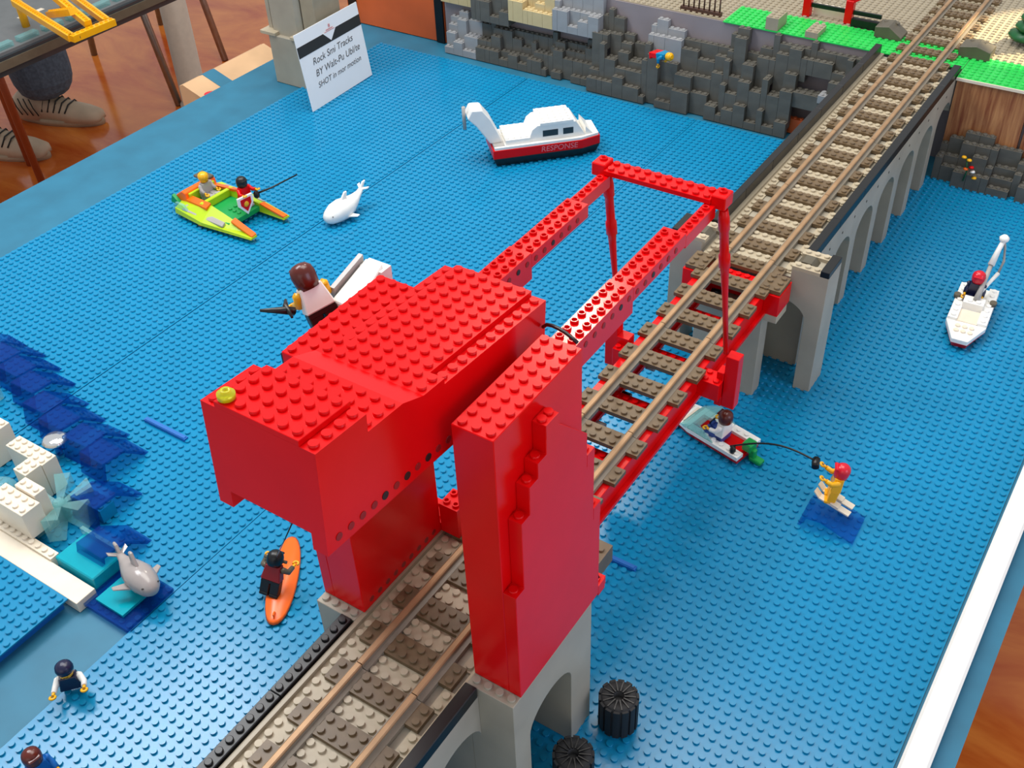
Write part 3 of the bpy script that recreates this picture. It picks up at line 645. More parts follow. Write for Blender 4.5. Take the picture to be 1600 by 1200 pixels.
# black wheels
def wheel(loc, label):
    t = thing('treaded_wheel', label, 'wheel', loc, group='black treaded wheels on the sea'); n = 14; v = MB()
    for k in range(n):
        a0, a1 = 2*PI*k/n, 2*PI*(k+0.72)/n
        pts = [(1.68*math.cos(a0+(a1-a0)*i/3), 1.68*math.sin(a0+(a1-a0)*i/3)) for i in range(4)]+[(1.3*math.cos(a1), 1.3*math.sin(a1)), (1.3*math.cos(a0), 1.3*math.sin(a0))]
        v.prism(pts, 0.15, 3.7, 'z')
    v.build('tread', 'rubber', t, local=True)
    MB().lathe([(0.3, 0.0), (1.48, 0.0), (1.55, 0.2), (1.55, 3.65), (1.35, 3.8), (0.42, 3.72), (0.4, 3.2)], (0, 0, 0), 28).build('tyre', 'rubber', t, local=True)
    b = MB()
    for k in range(n):
        a = 2*PI*k/n; d = (math.cos(a), math.sin(a)); e = (-d[1]*0.05, d[0]*0.05)
        b.prism([(0.45*d[0]+e[0], 0.45*d[1]+e[1]), (0.45*d[0]-e[0], 0.45*d[1]-e[1]), (1.4*d[0]-e[0], 1.4*d[1]-e[1]), (1.4*d[0]+e[0], 1.4*d[1]+e[1])], 3.7, 3.86, 'z')
    b.build('spokes', 'black', t, local=True); return t
wheel((11.5, -16.4, 0.21), 'black treaded wheel standing beside the near pier, the whole of it visible')
wheel((11.0, -22.9, 0.21), 'black treaded wheel at the bottom edge of the picture, cut off')

# white shark
def fish(name, label, loc, rot, m, L=9.0, fat=1.0, curl=0.85):
    t = thing(name, label, 'toy animal', loc, rot)
    prof = [(-0.5, 0.12), (-0.48, 0.5), (-0.4, 0.85), (-0.25, 1.15), (-0.05, 1.25), (0.12, 1.05), (0.28, 0.7), (0.4, 0.42), (0.5, 0.3)]
    rings = []
    for f_, r_ in prof:
        y = f_*L; zc = 1.3+max(0, f_-0.05)**2*L*curl+(0.0 if f_ > -0.4 else -0.15)
        rings.append([(r_*fat*1.05*math.cos(2*PI*k/14), y, zc+r_*fat*0.95*math.sin(2*PI*k/14)) for k in range(14)])
    MB().loft([list(reversed(r)) for r in rings]).build('body', m, t, local=True)
    zt = 1.3+0.45**2*L*curl
    MB().prism([(0.5*L-0.6, zt-0.2), (0.5*L+0.2, zt-0.1), (0.5*L+0.9, zt+1.1), (0.5*L+0.3, zt+1.0)], -0.16, 0.16, 'x').build('tail_fin', m, t, local=True, bevel=0.08)
    b = MB().prism([(0.5*L-0.3, 0.2), (0.5*L+0.3, 1.4), (0.5*L+0.7, 1.3), (0.5*L+0.5, 0)], zt+0.2, zt+0.42, 'z').prism([(0.5*L, 0), (0.5*L, 0.1), (0.5*L+0.1, 0)], zt, zt+0.1, 'z')
    MB().loft([[(0.1, 0.46*L, zt), (0.1, 0.5*L, zt+0.25), (0.1, 0.5*L, zt), (0.1, 0.47*L, zt-0.15)], [(1.0, 0.5*L+0.2, zt+0.3), (1.0, 0.5*L+0.7, zt+0.4), (1.0, 0.5*L+0.6, zt+0.2), (1.0, 0.5*L+0.3, zt+0.15)]], False).build('fluke', m, t, local=True)
    MB().loft([[(-0.1, 0.46*L, zt), (-0.1, 0.5*L, zt+0.25), (-0.1, 0.5*L, zt), (-0.1, 0.47*L, zt-0.15)], [(-1.0, 0.5*L+0.2, zt+0.3), (-1.0, 0.5*L+0.7, zt+0.4), (-1.0, 0.5*L+0.6, zt+0.2), (-1.0, 0.5*L+0.3, zt+0.15)]], False).build('fluke', m, t, local=True)
    MB().prism([(-0.12*L, 2.3), (0.08*L, 2.2), (0.12*L, 3.7), (0.05*L, 3.75)], -0.17, 0.17, 'x').build('dorsal_fin', m, t, local=True, bevel=0.1)
    for sx in (-1, 1):
        MB().loft([[(sx*0.8, -0.22*L, 1.0), (sx*0.8, -0.02*L, 1.0), (sx*0.8, -0.02*L, 0.7), (sx*0.8, -0.22*L, 0.7)], [(sx*2.5, 0.02*L, 0.75), (sx*2.4, 0.1*L, 0.75), (sx*2.4, 0.1*L, 0.6), (sx*2.5, 0.02*L, 0.6)]], False).build('side_fin', m, t, local=True, bevel=0.05)
        MB().lathe([(0.05, 0), (0.13, 0.06), (0.05, 0.12)], (sx*0.72*fat, -0.41*L, 1.55), 8).build('eye', 'ink', t, local=True)
    return t
fish('toy_shark', 'white toy shark with raised tail swimming between the catamaran and the ferry', (-62.2, 35.6, 0.21), (0, 0, R(-6)), 'white', 7.4, 1.3, 0.95)
dl = fish('toy_dolphin', 'grey toy dolphin leaping on the dark blue waves', (-34.3, -28.1, 1.2), (R(-4), R(8), R(78)), 'dolphin', 6.4, 1.1, 0.35)

# ------------------------------------------------------------------ boats
def hull_poly(L, B, bow, cut=0.35):
    return [(-B/2, L/2), (-B/2, -L/2+bow), (-B*cut, -L/2), (B*cut, -L/2), (B/2, -L/2+bow), (B/2, L/2)]
# ferry, local -y = bow
fy = thing('toy_ferry', 'red and white toy ferry with black hull and raised stern deck', 'boat', (-47.6, 66.4, 0.21), (0, 0, math.atan2(10.6, 10.6)+PI/2))
L, B = 17.0, 6.4
MB().loft([[(p*0.9, q*0.94, 0.0) for p, q in hull_poly(L, B, 3.0)], [(p, q, 1.3) for p, q in hull_poly(L, B, 3.0)]], False).build('lower_hull', 'black', fy, local=True, bevel=0.06)
MB().prism(hull_poly(L, B, 3.0), 1.3, 2.7, 'z').build('upper_hull', 'red', fy, local=True, bevel=0.05)
MB().prism(hull_poly(L-0.5, B-0.2, 3.0), 2.7, 3.1, 'z').build('gunwale', 'white', fy, local=True)
b = MB().box(-2.6, 2.6, 3.1, 2.6, 6.4, 3.9); b.studs(-2.5, 2.5, 2.6, 6.6, 3.9, 8); b.build('aft_deck', 'white', fy, local=True)
b = MB().prism([(-6.2, 3.1), (-5.0, 5.0), (-4.6, 5.6), (1.4, 5.6), (2.2, 5.0), (3.0, 3.1)], -2.4, 2.4, 'x'); b.build('cabin', 'white', fy, local=True, bevel=0.05)
for sx in (-1, 1):
    for ya, yb in ((-4.2, -2.6), (-1.8, 0.6)): MB().box(sx*2.4-0.03, ya, 3.7, sx*2.4+0.03, yb, 4.7).build('window', 'glass_dark', fy, local=True)
b = MB().box(-2.6, -4.2, 5.6, 2.6, 1.0, 6.0); b.studs(-2.5, 2.5, -4, 1, 6.0, 8); b.build('roof', 'white', fy, local=True)
MB().prism([(-7.4, 3.1), (-6.2, 3.1), (-6.2, 4.4)], -2.2, 2.2, 'x').build('bow_slope', 'white', fy, local=True)
arm_ = MB(); pr = [(6.6, 3.1), (8.6, 3.1), (10.6, 6.2), (11.9, 7.6), (11.2, 8.9), (9.6, 8.8), (8.3, 7.0), (7.2, 4.6)]
arm_.prism(pr, -1.5, 1.5, 'x').build('stern_arm', 'white', fy, local=True, bevel=0.15)
MB().box(-2.6, 6.6, 2.75, 2.6, 8.3, 3.2).build('stern_plate', 'silver', fy, local=True)
MB().cyl((0, 12.2, 5.4), 0.28, 3.6, 'z', 8).build('antenna', 'silver', fy, local=True)
for sx in (-1, 1): text('RESPONSE', 1.25, (sx*3.22, -1.8, 1.62), (PI/2, 0, sx*PI/2), 'pale_red', fy, 0.1)
# white speedboat: local -y = bow
spb = thing('toy_speedboat', 'white toy speedboat with light blue windscreen and green outboard motor', 'boat', (3.0, 20.2, 0.21), (0, 0, math.atan2(2.0, -8.6)+PI/2))
spb.scale = (0.93, 0.92, 0.93)
MB().loft([[(p*0.85, q*0.95+0.1, 0.0) for p, q in hull_poly(10.4, 4.4, 3.0)], [(p, q, 0.75) for p, q in hull_poly(10.4, 4.4, 3.0)]], False).build('lower_hull', 'red', spb, local=True)
for sx in (-1, 1):
    b = MB().prism([(sx*1.1, 5.2), (sx*2.25, 5.2), (sx*2.25, -2.2), (sx*1.1, -3.2)], 0.75, 1.25, 'z')
    for k in range(6): b.stud(sx*1.7, 4.7-k*1.1, 1.25, 8)
    b.build('side_deck', 'white', spb, local=True)
MB().box(-1.1, -0.4, 0.75, 1.1, 5.0, 0.85).build('cockpit_floor', 'red', spb, local=True)
b = MB().prism([(-2.2, -2.2), (-1.54, -5.2), (1.54, -5.2), (2.2, -2.2)], 0.75, 1.3, 'z'); b.build('bow_deck', 'white', spb, local=True)
for k in range(3): MB().box(-1.5, -5.0+k*0.75, 1.3, 1.5, -4.7+k*0.75, 1.38).build('deck_rib', 'cream', spb, local=True)
MB().prism([(-3.2, 1.3), (-1.0, 2.7), (-0.4, 2.8), (-0.4, 2.6), (-1.0, 2.45), (-2.8, 1.3)], -2.2, 2.2, 'x').build('windscreen', 'tlight', spb, local=True)
for sx in (-1, 1): MB().prism([(-2.9, 1.25), (-0.4, 2.7), (1.6, 1.25)], sx*2.15-0.08, sx*2.15+0.08, 'x').build('side_glass', 'tlight', spb, local=True)
MB().tube([(0.42*math.cos(2*PI*k/14), -0.2+0.18*math.sin(2*PI*k/14), 2.2+0.42*math.sin(2*PI*k/14)) for k in range(15)], 0.09, 6).build('steering_wheel', 'black', spb, local=True)
mo = MB().box(-0.7, 4.6, 1.2, 0.7, 5.8, 2.3).box(-0.35, 5.4, 0.1, 0.35, 6.2, 1.6).box(-0.5, 5.6, 0.0, 0.5, 7.2, 0.55); mo.build('outboard_motor', 'green', spb, local=True, bevel=0.12)
MB().lathe([(0.34, 0), (0.38, 0.2), (0.3, 0.75), (0.1, 0.9)], (1.75, 4.2, 1.25), 10).build('tow_knob', 'black', spb, local=True)
MB().box(-0.5, -5.6, 0.5, 0.5, -5.1, 1.1).build('bow_light', 'green', spb, local=True, bevel=0.05)
figure('toy_driver', 'brown haired toy figure in white driving the speedboat', (4.5, 19.5, 0.95), (0, 0, math.atan2(1.6, -8.6)+PI/2), 'white', 'white', 'bluejean', 'hair_brown', 'bob', sit=True, arms=((45, 15), (45, 15)))
rope = thing('tow_rope', 'thin black tow rope sagging from the speedboat to the water skier', 'rope', (12, 17, 2))
p0, p1 = Vector((6.0, 17.9, 1.9)), Vector((15.0, 18.2, 4.0)); pts = [p0.lerp(p1, k/14)+Vector((0, 0.5*math.sin(PI*k/14), 0.85*math.sin(PI*k/14))) for k in range(15)]
MB().tube(pts, 0.1, 6).build('cord', 'black', rope)
MB().tube([(15.3, 17.4, 3.9), (15.1, 17.9, 4.0), (15.0, 18.5, 4.0)], 0.4, 8).build('grip', 'black', rope)
wv = thing('wave_canopy', 'clear blue curved wave piece under the water skier', 'wave', (18.6, 14.8, 0.21), (0, 0, R(2)))
MB().loft([[(-2.9, y_, 0.0), (-2.3, y_, 1.4), (-0.6, y_, 1.5), (2.7, y_, 0.15), (2.7, y_, 0.0), (-0.7, y_, 1.25), (-2.1, y_, 1.15), (-2.6, y_, 0.0)] for y_ in (-2.0, 2.0)], False).build('shell', 'tblue_thin', wv, local=True)
figure('water_skier', 'yellow toy figure with red hair on water skis holding the tow rope', (17.6, 16.3, 1.7), (R(-8), 0, R(-70)), 'yellow', 'yellow', 'yellow', 'hair_red', 'long', arms=((75, 5), (75, 5)))
for k, dy in enumerate((-0.5, 0.6)):
    sk = thing('water_ski', 'white water ski under the skier, ' + ('nearer one' if k == 0 else 'farther one'), 'ski', (18.3, 16.1+dy, 1.62), (0, R(10), R(-6)), 'pair of water skis')
    b = MB().box(-1.6, -0.36, 0, 1.7, 0.36, 0.16).prism([(-1.6, 0), (-2.3, 0.5), (-2.3, 0.66), (-1.6, 0.16)], -0.36, 0.36, 'y').box(-0.4, -0.36, 0.16, 0.5, 0.36, 0.34); b.build('ski_board', 'cream', sk, local=True)
# small sailing boat at right: local -y = bow
sl = thing('toy_sailboat', 'small white toy boat with leaning white mast arm at the right', 'boat', (20.8, 54.6, 0.21), (0, 0, R(4)))
MB().loft([[(p*0.85, q*0.94+0.2, 0.0) for p, q in hull_poly(11.8, 4.6, 3.6, 0.2)], [(p, q, 0.8) for p, q in hull_poly(11.8, 4.6, 3.6, 0.2)]], False).build('lower_hull', 'red', sl, local=True)
MB().prism(hull_poly(11.8, 4.6, 3.6, 0.2), 0.8, 1.4, 'z').build('hull', 'white', sl, local=True, bevel=0.05)
for sx in (-1, 1):
    b = MB().box(sx*1.7-0.55, -2.2, 1.4, sx*1.7+0.55, 5.8, 1.75)
    for k in range(7): b.stud(sx*1.7, 5.3-k*1.15, 1.75, 8)
    b.build('side_deck', 'white', sl, local=True)
    MB().cyl((sx*2.1, 2.3, 1.75), 0.42, 0.5, 'z', 10).build('port_light', 'dkgrey', sl, local=True)
b = MB(); 
for xx in (-0.8, 0, 0.8): b.stud(xx, -4.2, 1.4, 8); b.stud(xx, -3.2, 1.4, 8)
b.box(-1.3, -2.2, 1.4, 1.3, 0.4, 1.5); b.build('fore_deck', 'cream', sl, local=True)
b = MB().box(-1.2, 0.6, 1.4, 1.2, 2.2, 2.4); b.studs(-1, 1, 0.6, 1.6, 2.4, 8); b.build('cabin', 'white', sl, local=True)
MB().tube([(0.2, 1.5, 2.4), (0.3, 2.8, 3.4), (0.5, 4.9, 5.6)], [0.42, 0.3, 0.26], 8).build('mast_arm', 'silver', sl, local=True)
MB().tube([(0.5, 4.9, 5.6), (0.8, 6.4, 7.2), (1.0, 7.0, 8.0)], [0.42, 0.3, 0.3], 8).build('upper_arm', 'white', sl, local=True)
MB().lathe([(0.2, 0), (0.55, 0.25), (0.6, 0.6), (0.3, 0.9)], (1.0, 7.1, 7.8), 10).build('mast_knob', 'white', sl, local=True)
MB().tube([(0.4, 2.8, 3.0), (0.9, 4.4, 3.4), (1.5, 6.0, 4.0)], [0.24, 0.22, 0.26], 8).build('boom', 'white', sl, local=True)
MB().tube([(1.5, 6.0, 4.0), (1.7, 6.8, 5.4), (1.4, 7.1, 6.9), (1.1, 7.1, 8.0)], 0.16, 6).build('stay', 'silver', sl, local=True)
figure('toy_sailor', 'red haired toy figure sitting at the stern of the small white boat', (20.2, 58.0, 1.45), (0, 0, R(4)), 'navy', 'navy', 'navy', 'hair_red', 'bob', sit=True, arms=((20, 10), (20, 10)))
# lime catamaran: local -y = pontoon tips (world +x)
cat = thing('toy_catamaran', 'lime and green toy catamaran with orange pontoon tips', 'boat', (-77.6, 27.4, 0.5), (0, 0, R(87))); cat.scale = (1, 0.92, 1)
MB().box(-3.4, -4.6, 0.3, 3.4, 6.6, 1.1).studs(-1, 1, -4, -1, 1.1, 8).build('deck', 'green', cat, local=True, bevel=0.05)
for sx in (-1, 1):
    MB().loft([[(sx*1.9, 7.0, 0.2), (sx*4.6, 6.6, 0.2), (sx*4.5, 6.6, 1.0), (sx*1.9, 7.0, 1.6)], [(sx*2.2, 0, 0.2), (sx*5.0, 0.2, 0.2), (sx*4.9, 0, 0.7), (sx*2.4, 0, 2.2)], [(sx*2.6, -9.8, 0.25), (sx*3.8, -9.8, 0.25), (sx*3.7, -9.8, 0.5), (sx*2.7, -9.8, 0.6)]] if sx < 0 else
              [list(reversed(r)) for r in [[(sx*1.9, 7.0, 0.2), (sx*4.6, 6.6, 0.2), (sx*4.5, 6.6, 1.0), (sx*1.9, 7.0, 1.6)], [(sx*2.2, 0, 0.2), (sx*5.0, 0.2, 0.2), (sx*4.9, 0, 0.7), (sx*2.4, 0, 2.2)], [(sx*2.6, -9.8, 0.25), (sx*3.8, -9.8, 0.25), (sx*3.7, -9.8, 0.5), (sx*2.7, -9.8, 0.6)]]], False).build('pontoon', 'lime', cat, local=True)
    MB().loft([[(sx*2.35, -5.0, 1.5), (sx*3.2, -5.0, 1.25), (sx*3.2, -5.0, 1.6), (sx*2.35, -5.0, 1.75)], [(sx*2.65, -9.7, 0.5), (sx*3.5, -9.7, 0.45), (sx*3.5, -9.7, 0.7), (sx*2.65, -9.7, 0.8)]], False).build('orange_tip', 'orange', cat, local=True)
    MB().loft([[(sx*1.9, 5.6, 1.7), (sx*2.9, 5.6, 1.5), (sx*2.9, 5.6, 1.9), (sx*1.9, 5.6, 2.1)], [(sx*2.3, 0.4, 2.1), (sx*3.3, 0.4, 1.8), (sx*3.3, 0.4, 2.15), (sx*2.3, 0.4, 2.5)]], False).build('orange_panel', 'orange', cat, local=True)
    MB().loft([[(sx*3.4, 5.0, 1.0), (sx*4.4, 5.0, 1.02), (sx*4.4, 5.0, 1.12), (sx*3.4, 5.0, 1.5)], [(sx*3.6, -4.0, 0.9), (sx*4.2, -4.0, 0.72), (sx*4.2, -4.0, 0.95), (sx*3.6, -4.0, 1.3)]], False).build('grey_panel', 'silver', cat, local=True)
    MB().lathe([(0.3, 0), (0.6, 0.1), (0.6, 0.5), (0.3, 0.6)], (sx*4.2, 1.0, -0.29), 10).build('float', 'orange', cat, local=True)
MB().box(-3.0, 1.6, 1.1, 3.0, 2.3, 2.3).build('cockpit_bar', 'lime', cat, local=True, bevel=0.1)
MB().box(-2.4, 5.2, 1.1, 2.4, 6.0, 2.6).build('seat_back', 'lime', cat, local=True, bevel=0.1)
MB().prism([(5.4, 1.1), (8.4, 1.2), (8.0, 2.0), (6.4, 3.0), (5.6, 2.8)], -2.9, 2.9, 'x').build('stern_hood', 'orange', cat, local=True, bevel=0.1)
for xa in (2.95, -3.5): MB().prism([(6.2, 0.8), (8.8, 0.9), (8.2, 2.2)], xa, xa+0.55, 'x').build('stern_fin', 'green', cat, local=True)
MB().prism([(3.6, 0.9), (7.0, 0.9), (6.4, 1.9), (4.6, 1.9)], -4.4, -4.0, 'x').build('side_glass', 'tlight', cat, local=True)
MB().box(1.0, 5.6, 2.9, 2.8, 8.4, 3.3).build('engine_grille', 'dkgrey', cat, local=True, bevel=0.1)
figure('toy_pilot', 'blond toy figure in a grey suit sitting in the lime catamaran', (-81.6, 27.7, 1.7), (0, 0, R(87)), 'silver', 'silver', 'silver', 'yellow', 'cap', sit=True, arms=((35, 12), (35, 12)))
figure('toy_knight', 'black helmeted toy figure in red standing at the front of the lime catamaran', (-74.6, 28.6, 1.65), (0, 0, R(87)), 'red', 'red', 'silver', 'black', 'bob', arms=((60, 20), (60, 20)), hands='yellow')
sh = thing('toy_shield', 'small white toy shield with yellow lion emblem held by the red knight', 'shield', (-73.2, 27.3, 3.2), (0, 0, R(80))); sh.scale = (1.25, 1.25, 1.25)
MB().prism([(-1.0, 1.0), (1.0, 1.0), (1.0, 0.0), (0.0, -1.3), (-1.0, 0.0)], -0.12, 0.12, 'y').build('plate', 'white', sh, local=True)
MB().prism([(-0.7, 0.75), (0.7, 0.75), (0.7, 0.05), (0.0, -0.9), (-0.7, 0.05)], -0.16, -0.12, 'y').build('field', 'red', sh, local=True)
MB().lathe([(0.1, 0), (0.34, 0.2), (0.3, 0.5), (0.1, 0.7)], (0, -0.16, -0.3), 8, 1, 0.3).build('emblem', 'yellow', sh, local=True)
ln = thing('toy_lance', 'thin black toy lance pointing right from the catamaran', 'lance', (-72.6, 32, 4.3))
MB().tube([(-73.4, 29.6, 3.6), (-72.2, 31.8, 3.9), (-71.0, 36.0, 4.3)], [0.16, 0.13, 0.1], 6).build('shaft', 'black', ln); MB().lathe([(0.15, 0), (0.45, 0.3), (0.45, 0.9), (0.15, 1.2)], (-73.3, 29.7, 2.9), 8).build('grip', 'black', ln)

# figure with white craft hooked on the far side of the left tower
cr_ = thing('white_hover_craft', 'white wedge nosed toy craft hooked onto the left red tower', 'vehicle', (-10.6, -17.5, 36))
MB().box(-11.8, -24.0, 34.6, -9.25, -15.0, 35.8).build('body', 'black', cr_, bevel=0.06)
MB().loft([[(-11.6, -18.6, 35.8), (-9.3, -18.6, 35.8), (-9.3, -18.6, 37.0), (-11.6, -18.6, 37.0)], [(-11.3, -14.8, 37.2), (-9.7, -14.8, 37.2), (-9.7, -14.8, 38.5), (-11.3, -14.8, 38.5)]], False).build('nose', 'white', cr_, bevel=0.08)
MB().loft([[(-12.1, -18.0, 36.2), (-11.72, -18.0, 36.2), (-11.72, -18.0, 37.6), (-12.1, -18.0, 37.6)], [(-11.8, -14.9, 37.3), (-11.42, -14.9, 37.3), (-11.42, -14.9, 38.8), (-11.8, -14.9, 38.8)]], False).build('side_strip', 'silver', cr_)
MB().box(-11.4, -15.4, 35.4, -9.4, -14.3, 38.2).build('nose_support', 'white', cr_)
MB().box(-9.3, -21, 34.6, -8.2, -19.4, 35.4).build('hook', 'black', cr_)
figure('toy_gunner', 'large looking brown haired toy figure in white with yellow arms behind the red box', (-11.0, -19.6, 34.9), (R(26), R(8), R(-112)), 'white', 'yellow', 'black', 'hair_brown', 'long', arms=((45, 8), (45, 8)), scale=1.17)
gn = thing('toy_crossbow', 'black toy crossbow held by the figure in white', 'toy weapon', (-12, -23.2, 39))
MB().tube([(-11.9, -21.9, 38.0), (-12.1, -22.4, 38.3), (-13.1, -23.8, 38.8)], [0.3, 0.3, 0.1], 8).build('barrel', 'black', gn); MB().tube([(-13.1, -21.4, 38.2), (-12.3, -22.2, 38.5), (-11.2, -22.8, 38.3)], [0.1, 0.2, 0.1], 6).build('bow', 'black', gn)
# climber on the cliff
figure('toy_climber', 'toy figure in blue with red legs and yellow head lying on the dark cliff', (-40.4, 88.6, 9.3), (R(80), 0, R(68)), 'blue', 'blue', 'red', None, arms=((40, 10), (20, 10)))

# ------------------------------------------------------------------ waves at the left
wtips = [(-77.0, -8.6), (-73.1, -8.6), (-69.2, -9.4), (-65.3, -10.4), (-61.0, -12.0), (-57.1, -12.9), (-52.7, -13.2), (-48.7, -14.1), (-44.3, -18.9), (-38.4, -23.0)]
wl = ['first dark blue wave canopy at the far left of the row', 'second dark blue wave canopy of the row from the left edge', 'third dark blue wave canopy of the row', 'fourth dark blue wave canopy of the row', 'fifth dark blue wave canopy in the middle of the row', 'sixth dark blue wave canopy of the row', 'seventh dark blue wave canopy of the row, right of the glint', 'eighth dark blue wave canopy of the row, its tip farthest right of the upper group', 'ninth dark blue wave canopy, above the cyan pool', 'tenth dark blue wave canopy, just behind the grey dolphin']
wm = MB().loft([[(x_, 0.0, 0.0), (x_, -2.8, 2.5), (x_, -5.6, 2.7), (x_, -6.2, 0.1), (x_, -5.8, 0.1), (x_, -5.3, 2.4), (x_, -2.9, 2.2), (x_, -0.6, 0.0)] for x_ in (-3.75, -0.05)], False).mesh('shell'); wm.materials.append(MT['tblue'])
for (tx, ty), lb in zip(wtips, wl):
    t = thing('wave_canopy', lb, 'wave', (tx, ty, 0.21), (0, R(random.uniform(-1.5, 2.5)), R(random.uniform(-3, 3))), group='dark blue wave canopies'); place(wm, 'shell', None, (tx, ty, 0.21), t)
pool = thing('wave_pool', 'clear cyan slab between the white edge and the waves', 'wave', (-41, -28.5, 0))
MB().box(-43.6, -30.4, 0.21, -38.0, -26.4, 1.9).build('slab', 'tcyan', pool, bevel=0.12)
MB().box(-43.8, -26.9, 1.9, -38.0, -26.5, 2.6).build('rim', 'tlight', pool)
pool2 = thing('wave_pool', 'dark blue clear tray with cyan slab under the dolphin', 'wave', (-35, -29, 0))
MB().box(-37.9, -32.3, 0.21, -31.6, -26.4, 0.6).build('tray', 'tblue', pool2)
MB().box(-36.8, -31.4, 0.6, -33.0, -28.2, 0.9).build('slab', 'tcyan', pool2)
ed = thing('white_edging', 'white tile edging round the raised blue plate at the left', 'edging', (-48, -31, 0))
MB().box(-58, -32.9, -0.1, -37.6, -30.7, 1.2).build('tile', 'cream', ed, bevel=0.04)
b = MB().box(-58, -30.7, 0.21, -44.0, -29.7, 1.5); b.studs(-58, -44, -30.7, -29.7, 1.5, 10); b.build('stud_strip', 'cream', ed)
rp = place(baseplate_mesh(32, 24), 'baseplate', None, (-70.6, -57.0, 1.45)); tag(rp, 'raised blue studded plate at the left edge behind the white edging', 'baseplate', 'blue baseplates of the sea')
rs_ = thing('plate_riser', 'dark blue block carrying the raised blue plate at the left', 'riser', (-55, -45, -0.16)); MB().box(-70.4, -56.6, -0.16, -39.4, -33.3, 1.28).build('block', 'blue_flat', rs_)
wt = thing('white_ruin', 'white brick towers and cross walls standing in the waves', 'building', (-52, -26, 0))
for xa, xb, ya, yb, z0_, hh in ((-53, -47.6, -30.0, -27.8, 1.6, 5.0), (-58.4, -52.4, -24.0, -22.2, 0.21, 4.5), (-54.4, -52.4, -26.0, -24.05, 0.21, 4.7), (-66, -61, -24.5, -21.5, 0.21, 4.6), (-51.5, -48.4, -27.75, -26.4, 0.21, 5.4)):
    b = MB().box(xa, ya, z0_, xb, yb, hh); b.studs(xa, xb, ya, yb, hh, 10); b.build('wall', 'cream', wt, bevel=0.04)
gw = thing('clear_drum', 'clear pale blue drum with radial fins beside the white brick towers', 'drum', (-47.5, -25.8, 2))
def fin(parent, x, y, ang, L_, h0, h1, z0_=0.4):
    d = Vector((math.cos(ang), math.sin(ang), 0)); n_ = Vector((-d.y, d.x, 0))*0.35; o_ = Vector((x, y, 0)); e_ = o_+d*L_
    MB().loft([[o_+n_+Vector((0, 0, z0_)), o_-n_+Vector((0, 0, z0_)), o_-n_*0.6+Vector((0, 0, h0)), o_+n_*0.6+Vector((0, 0, h0))], [e_+n_*2.4+Vector((0, 0, z0_)), e_-n_*2.4+Vector((0, 0, z0_)), e_-n_*2.4+Vector((0, 0, h1)), e_+n_*2.4+Vector((0, 0, h1))]], False).build('fin', 'tlight', parent)
for k, a_ in enumerate((0.2, 1.2, 2.3, 3.4, 4.5, 5.4)): fin(gw, -48.6, -25.6, a_, 3.4, 2.2, 3.4)
MB().lathe([(0.7, 0.3), (0.7, 2.4), (0.35, 2.9)], (-48.6, -25.6, 0), 12).build('hub', 'tlight', gw)
dr = thing('clear_dome', 'clear pale blue dome at the left edge of the waves', 'dome', (-55, -26.8, 0))
MB().lathe([(2.0, 0.2), (2.0, 1.6), (1.6, 2.8), (0.9, 3.4), (0.2, 3.6)], (-55.6, -27.6, 0), 18).build('shell', 'tlight', dr)
gl = thing('silver_disc', 'mirror bright silver disc glinting among the waves', 'disc', (-57, -19.5, 2))
MB().lathe([(1.3, 0), (1.4, 0.2), (1.1, 0.45), (0.2, 0.55)], (-57, -19.5, 2.2), 18).build('disc', 'mirror', gl); MB().cyl((-57, -19.5, 0.21), 0.4, 2.0, 'z', 8).build('stem', 'tblue', gl)
lit = thing('clear_block', 'bright pale cyan clear block at the left picture edge', 'block', (-73, -18, 0.2)); MB().box(-75.5, -19.6, 0.21, -70.6, -16.6, 2.6).studs(-75, -71, -19.6, -16.6, 2.6, 10).build('block', 'tlight', lit, bevel=0.1)
bs = thing('clear_plates', 'row of blue clear studded plates inside the wave ring', 'plate', (-47, -23, 0.2)); MB().box(-50, -24.0, 0.21, -44.5, -22.2, 1.9).studs(-50, -44.5, -24.0, -22.0, 1.9, 10).build('plate', 'blue', bs)
fish('toy_bird', 'yellow and dark toy animal peeking in at the left picture edge', (-63.4, -25.4, 4.0), (0, 0, R(60)), 'yellow', 4.2, 0.7)

# ------------------------------------------------------------------ other table, person, chair legs behind at left
ot = thing('second_table', 'second layout table with road plates and black edge at the top left', 'table', (-215, 60, -ZT))
MB().box(-265, -60, -4.0, -158.6, 150, -0.6).build('table_top', 'glass_dark', ot)
MB().box(-265, -60, -0.6, -159.4, 150, 0.0).build('road_plate', 'road', ot)
MB().box(-158.9, -60, -2.9, -158.3, 150, -1.2).build('grey_edging', 'dkgrey', ot)
for lx in (-258, -200):
    for ly in (-54, 40): MB().cyl((lx, ly, -ZT), 2.0, ZT-4, 'z', 12).build('leg', 'steel', ot)
b = MB()
for k in range(12): b.box(-186, -50+k*14, 0, -184.8, -44+k*14, 0.06); b.box(-172, -50+k*14, 0, -170.8, -44+k*14, 0.06)
b.build('road_dashes', 'cream', ot)
for k in range(9): MB().box(-161.8, 30+k*6, 0, -160.2, 34.5+k*6, 1.0).build('clear_tile', 'tlight', ot, bevel=0.05)
yc = thing('yellow_crane', 'yellow technic crane frame overhanging the second table edge', 'crane', (-150, 62, 4))
def tbeam(p, q, w_=1.0):
    p, q = Vector(p), Vector(q); d = (q-p); Ln = d.length; n = max(2, int(Ln)); b = MB()
    b.box(-0.5*w_, 0, -0.6, 0.5*w_, Ln, 0.6)
    for k in range(n): b.hstud(0, (k+0.5)*Ln/n, 0.6, 8)
    rz = math.atan2(-d.x, d.y); rx = math.asin(d.z/Ln)
    Mx = Matrix.Translation(p) @ Euler((rx, 0, rz), 'XYZ').to_matrix().to_4x4()
    b.v = [tuple(Mx @ Vector(v)) for v in b.v]; b.build('beam', 'yellow', yc)
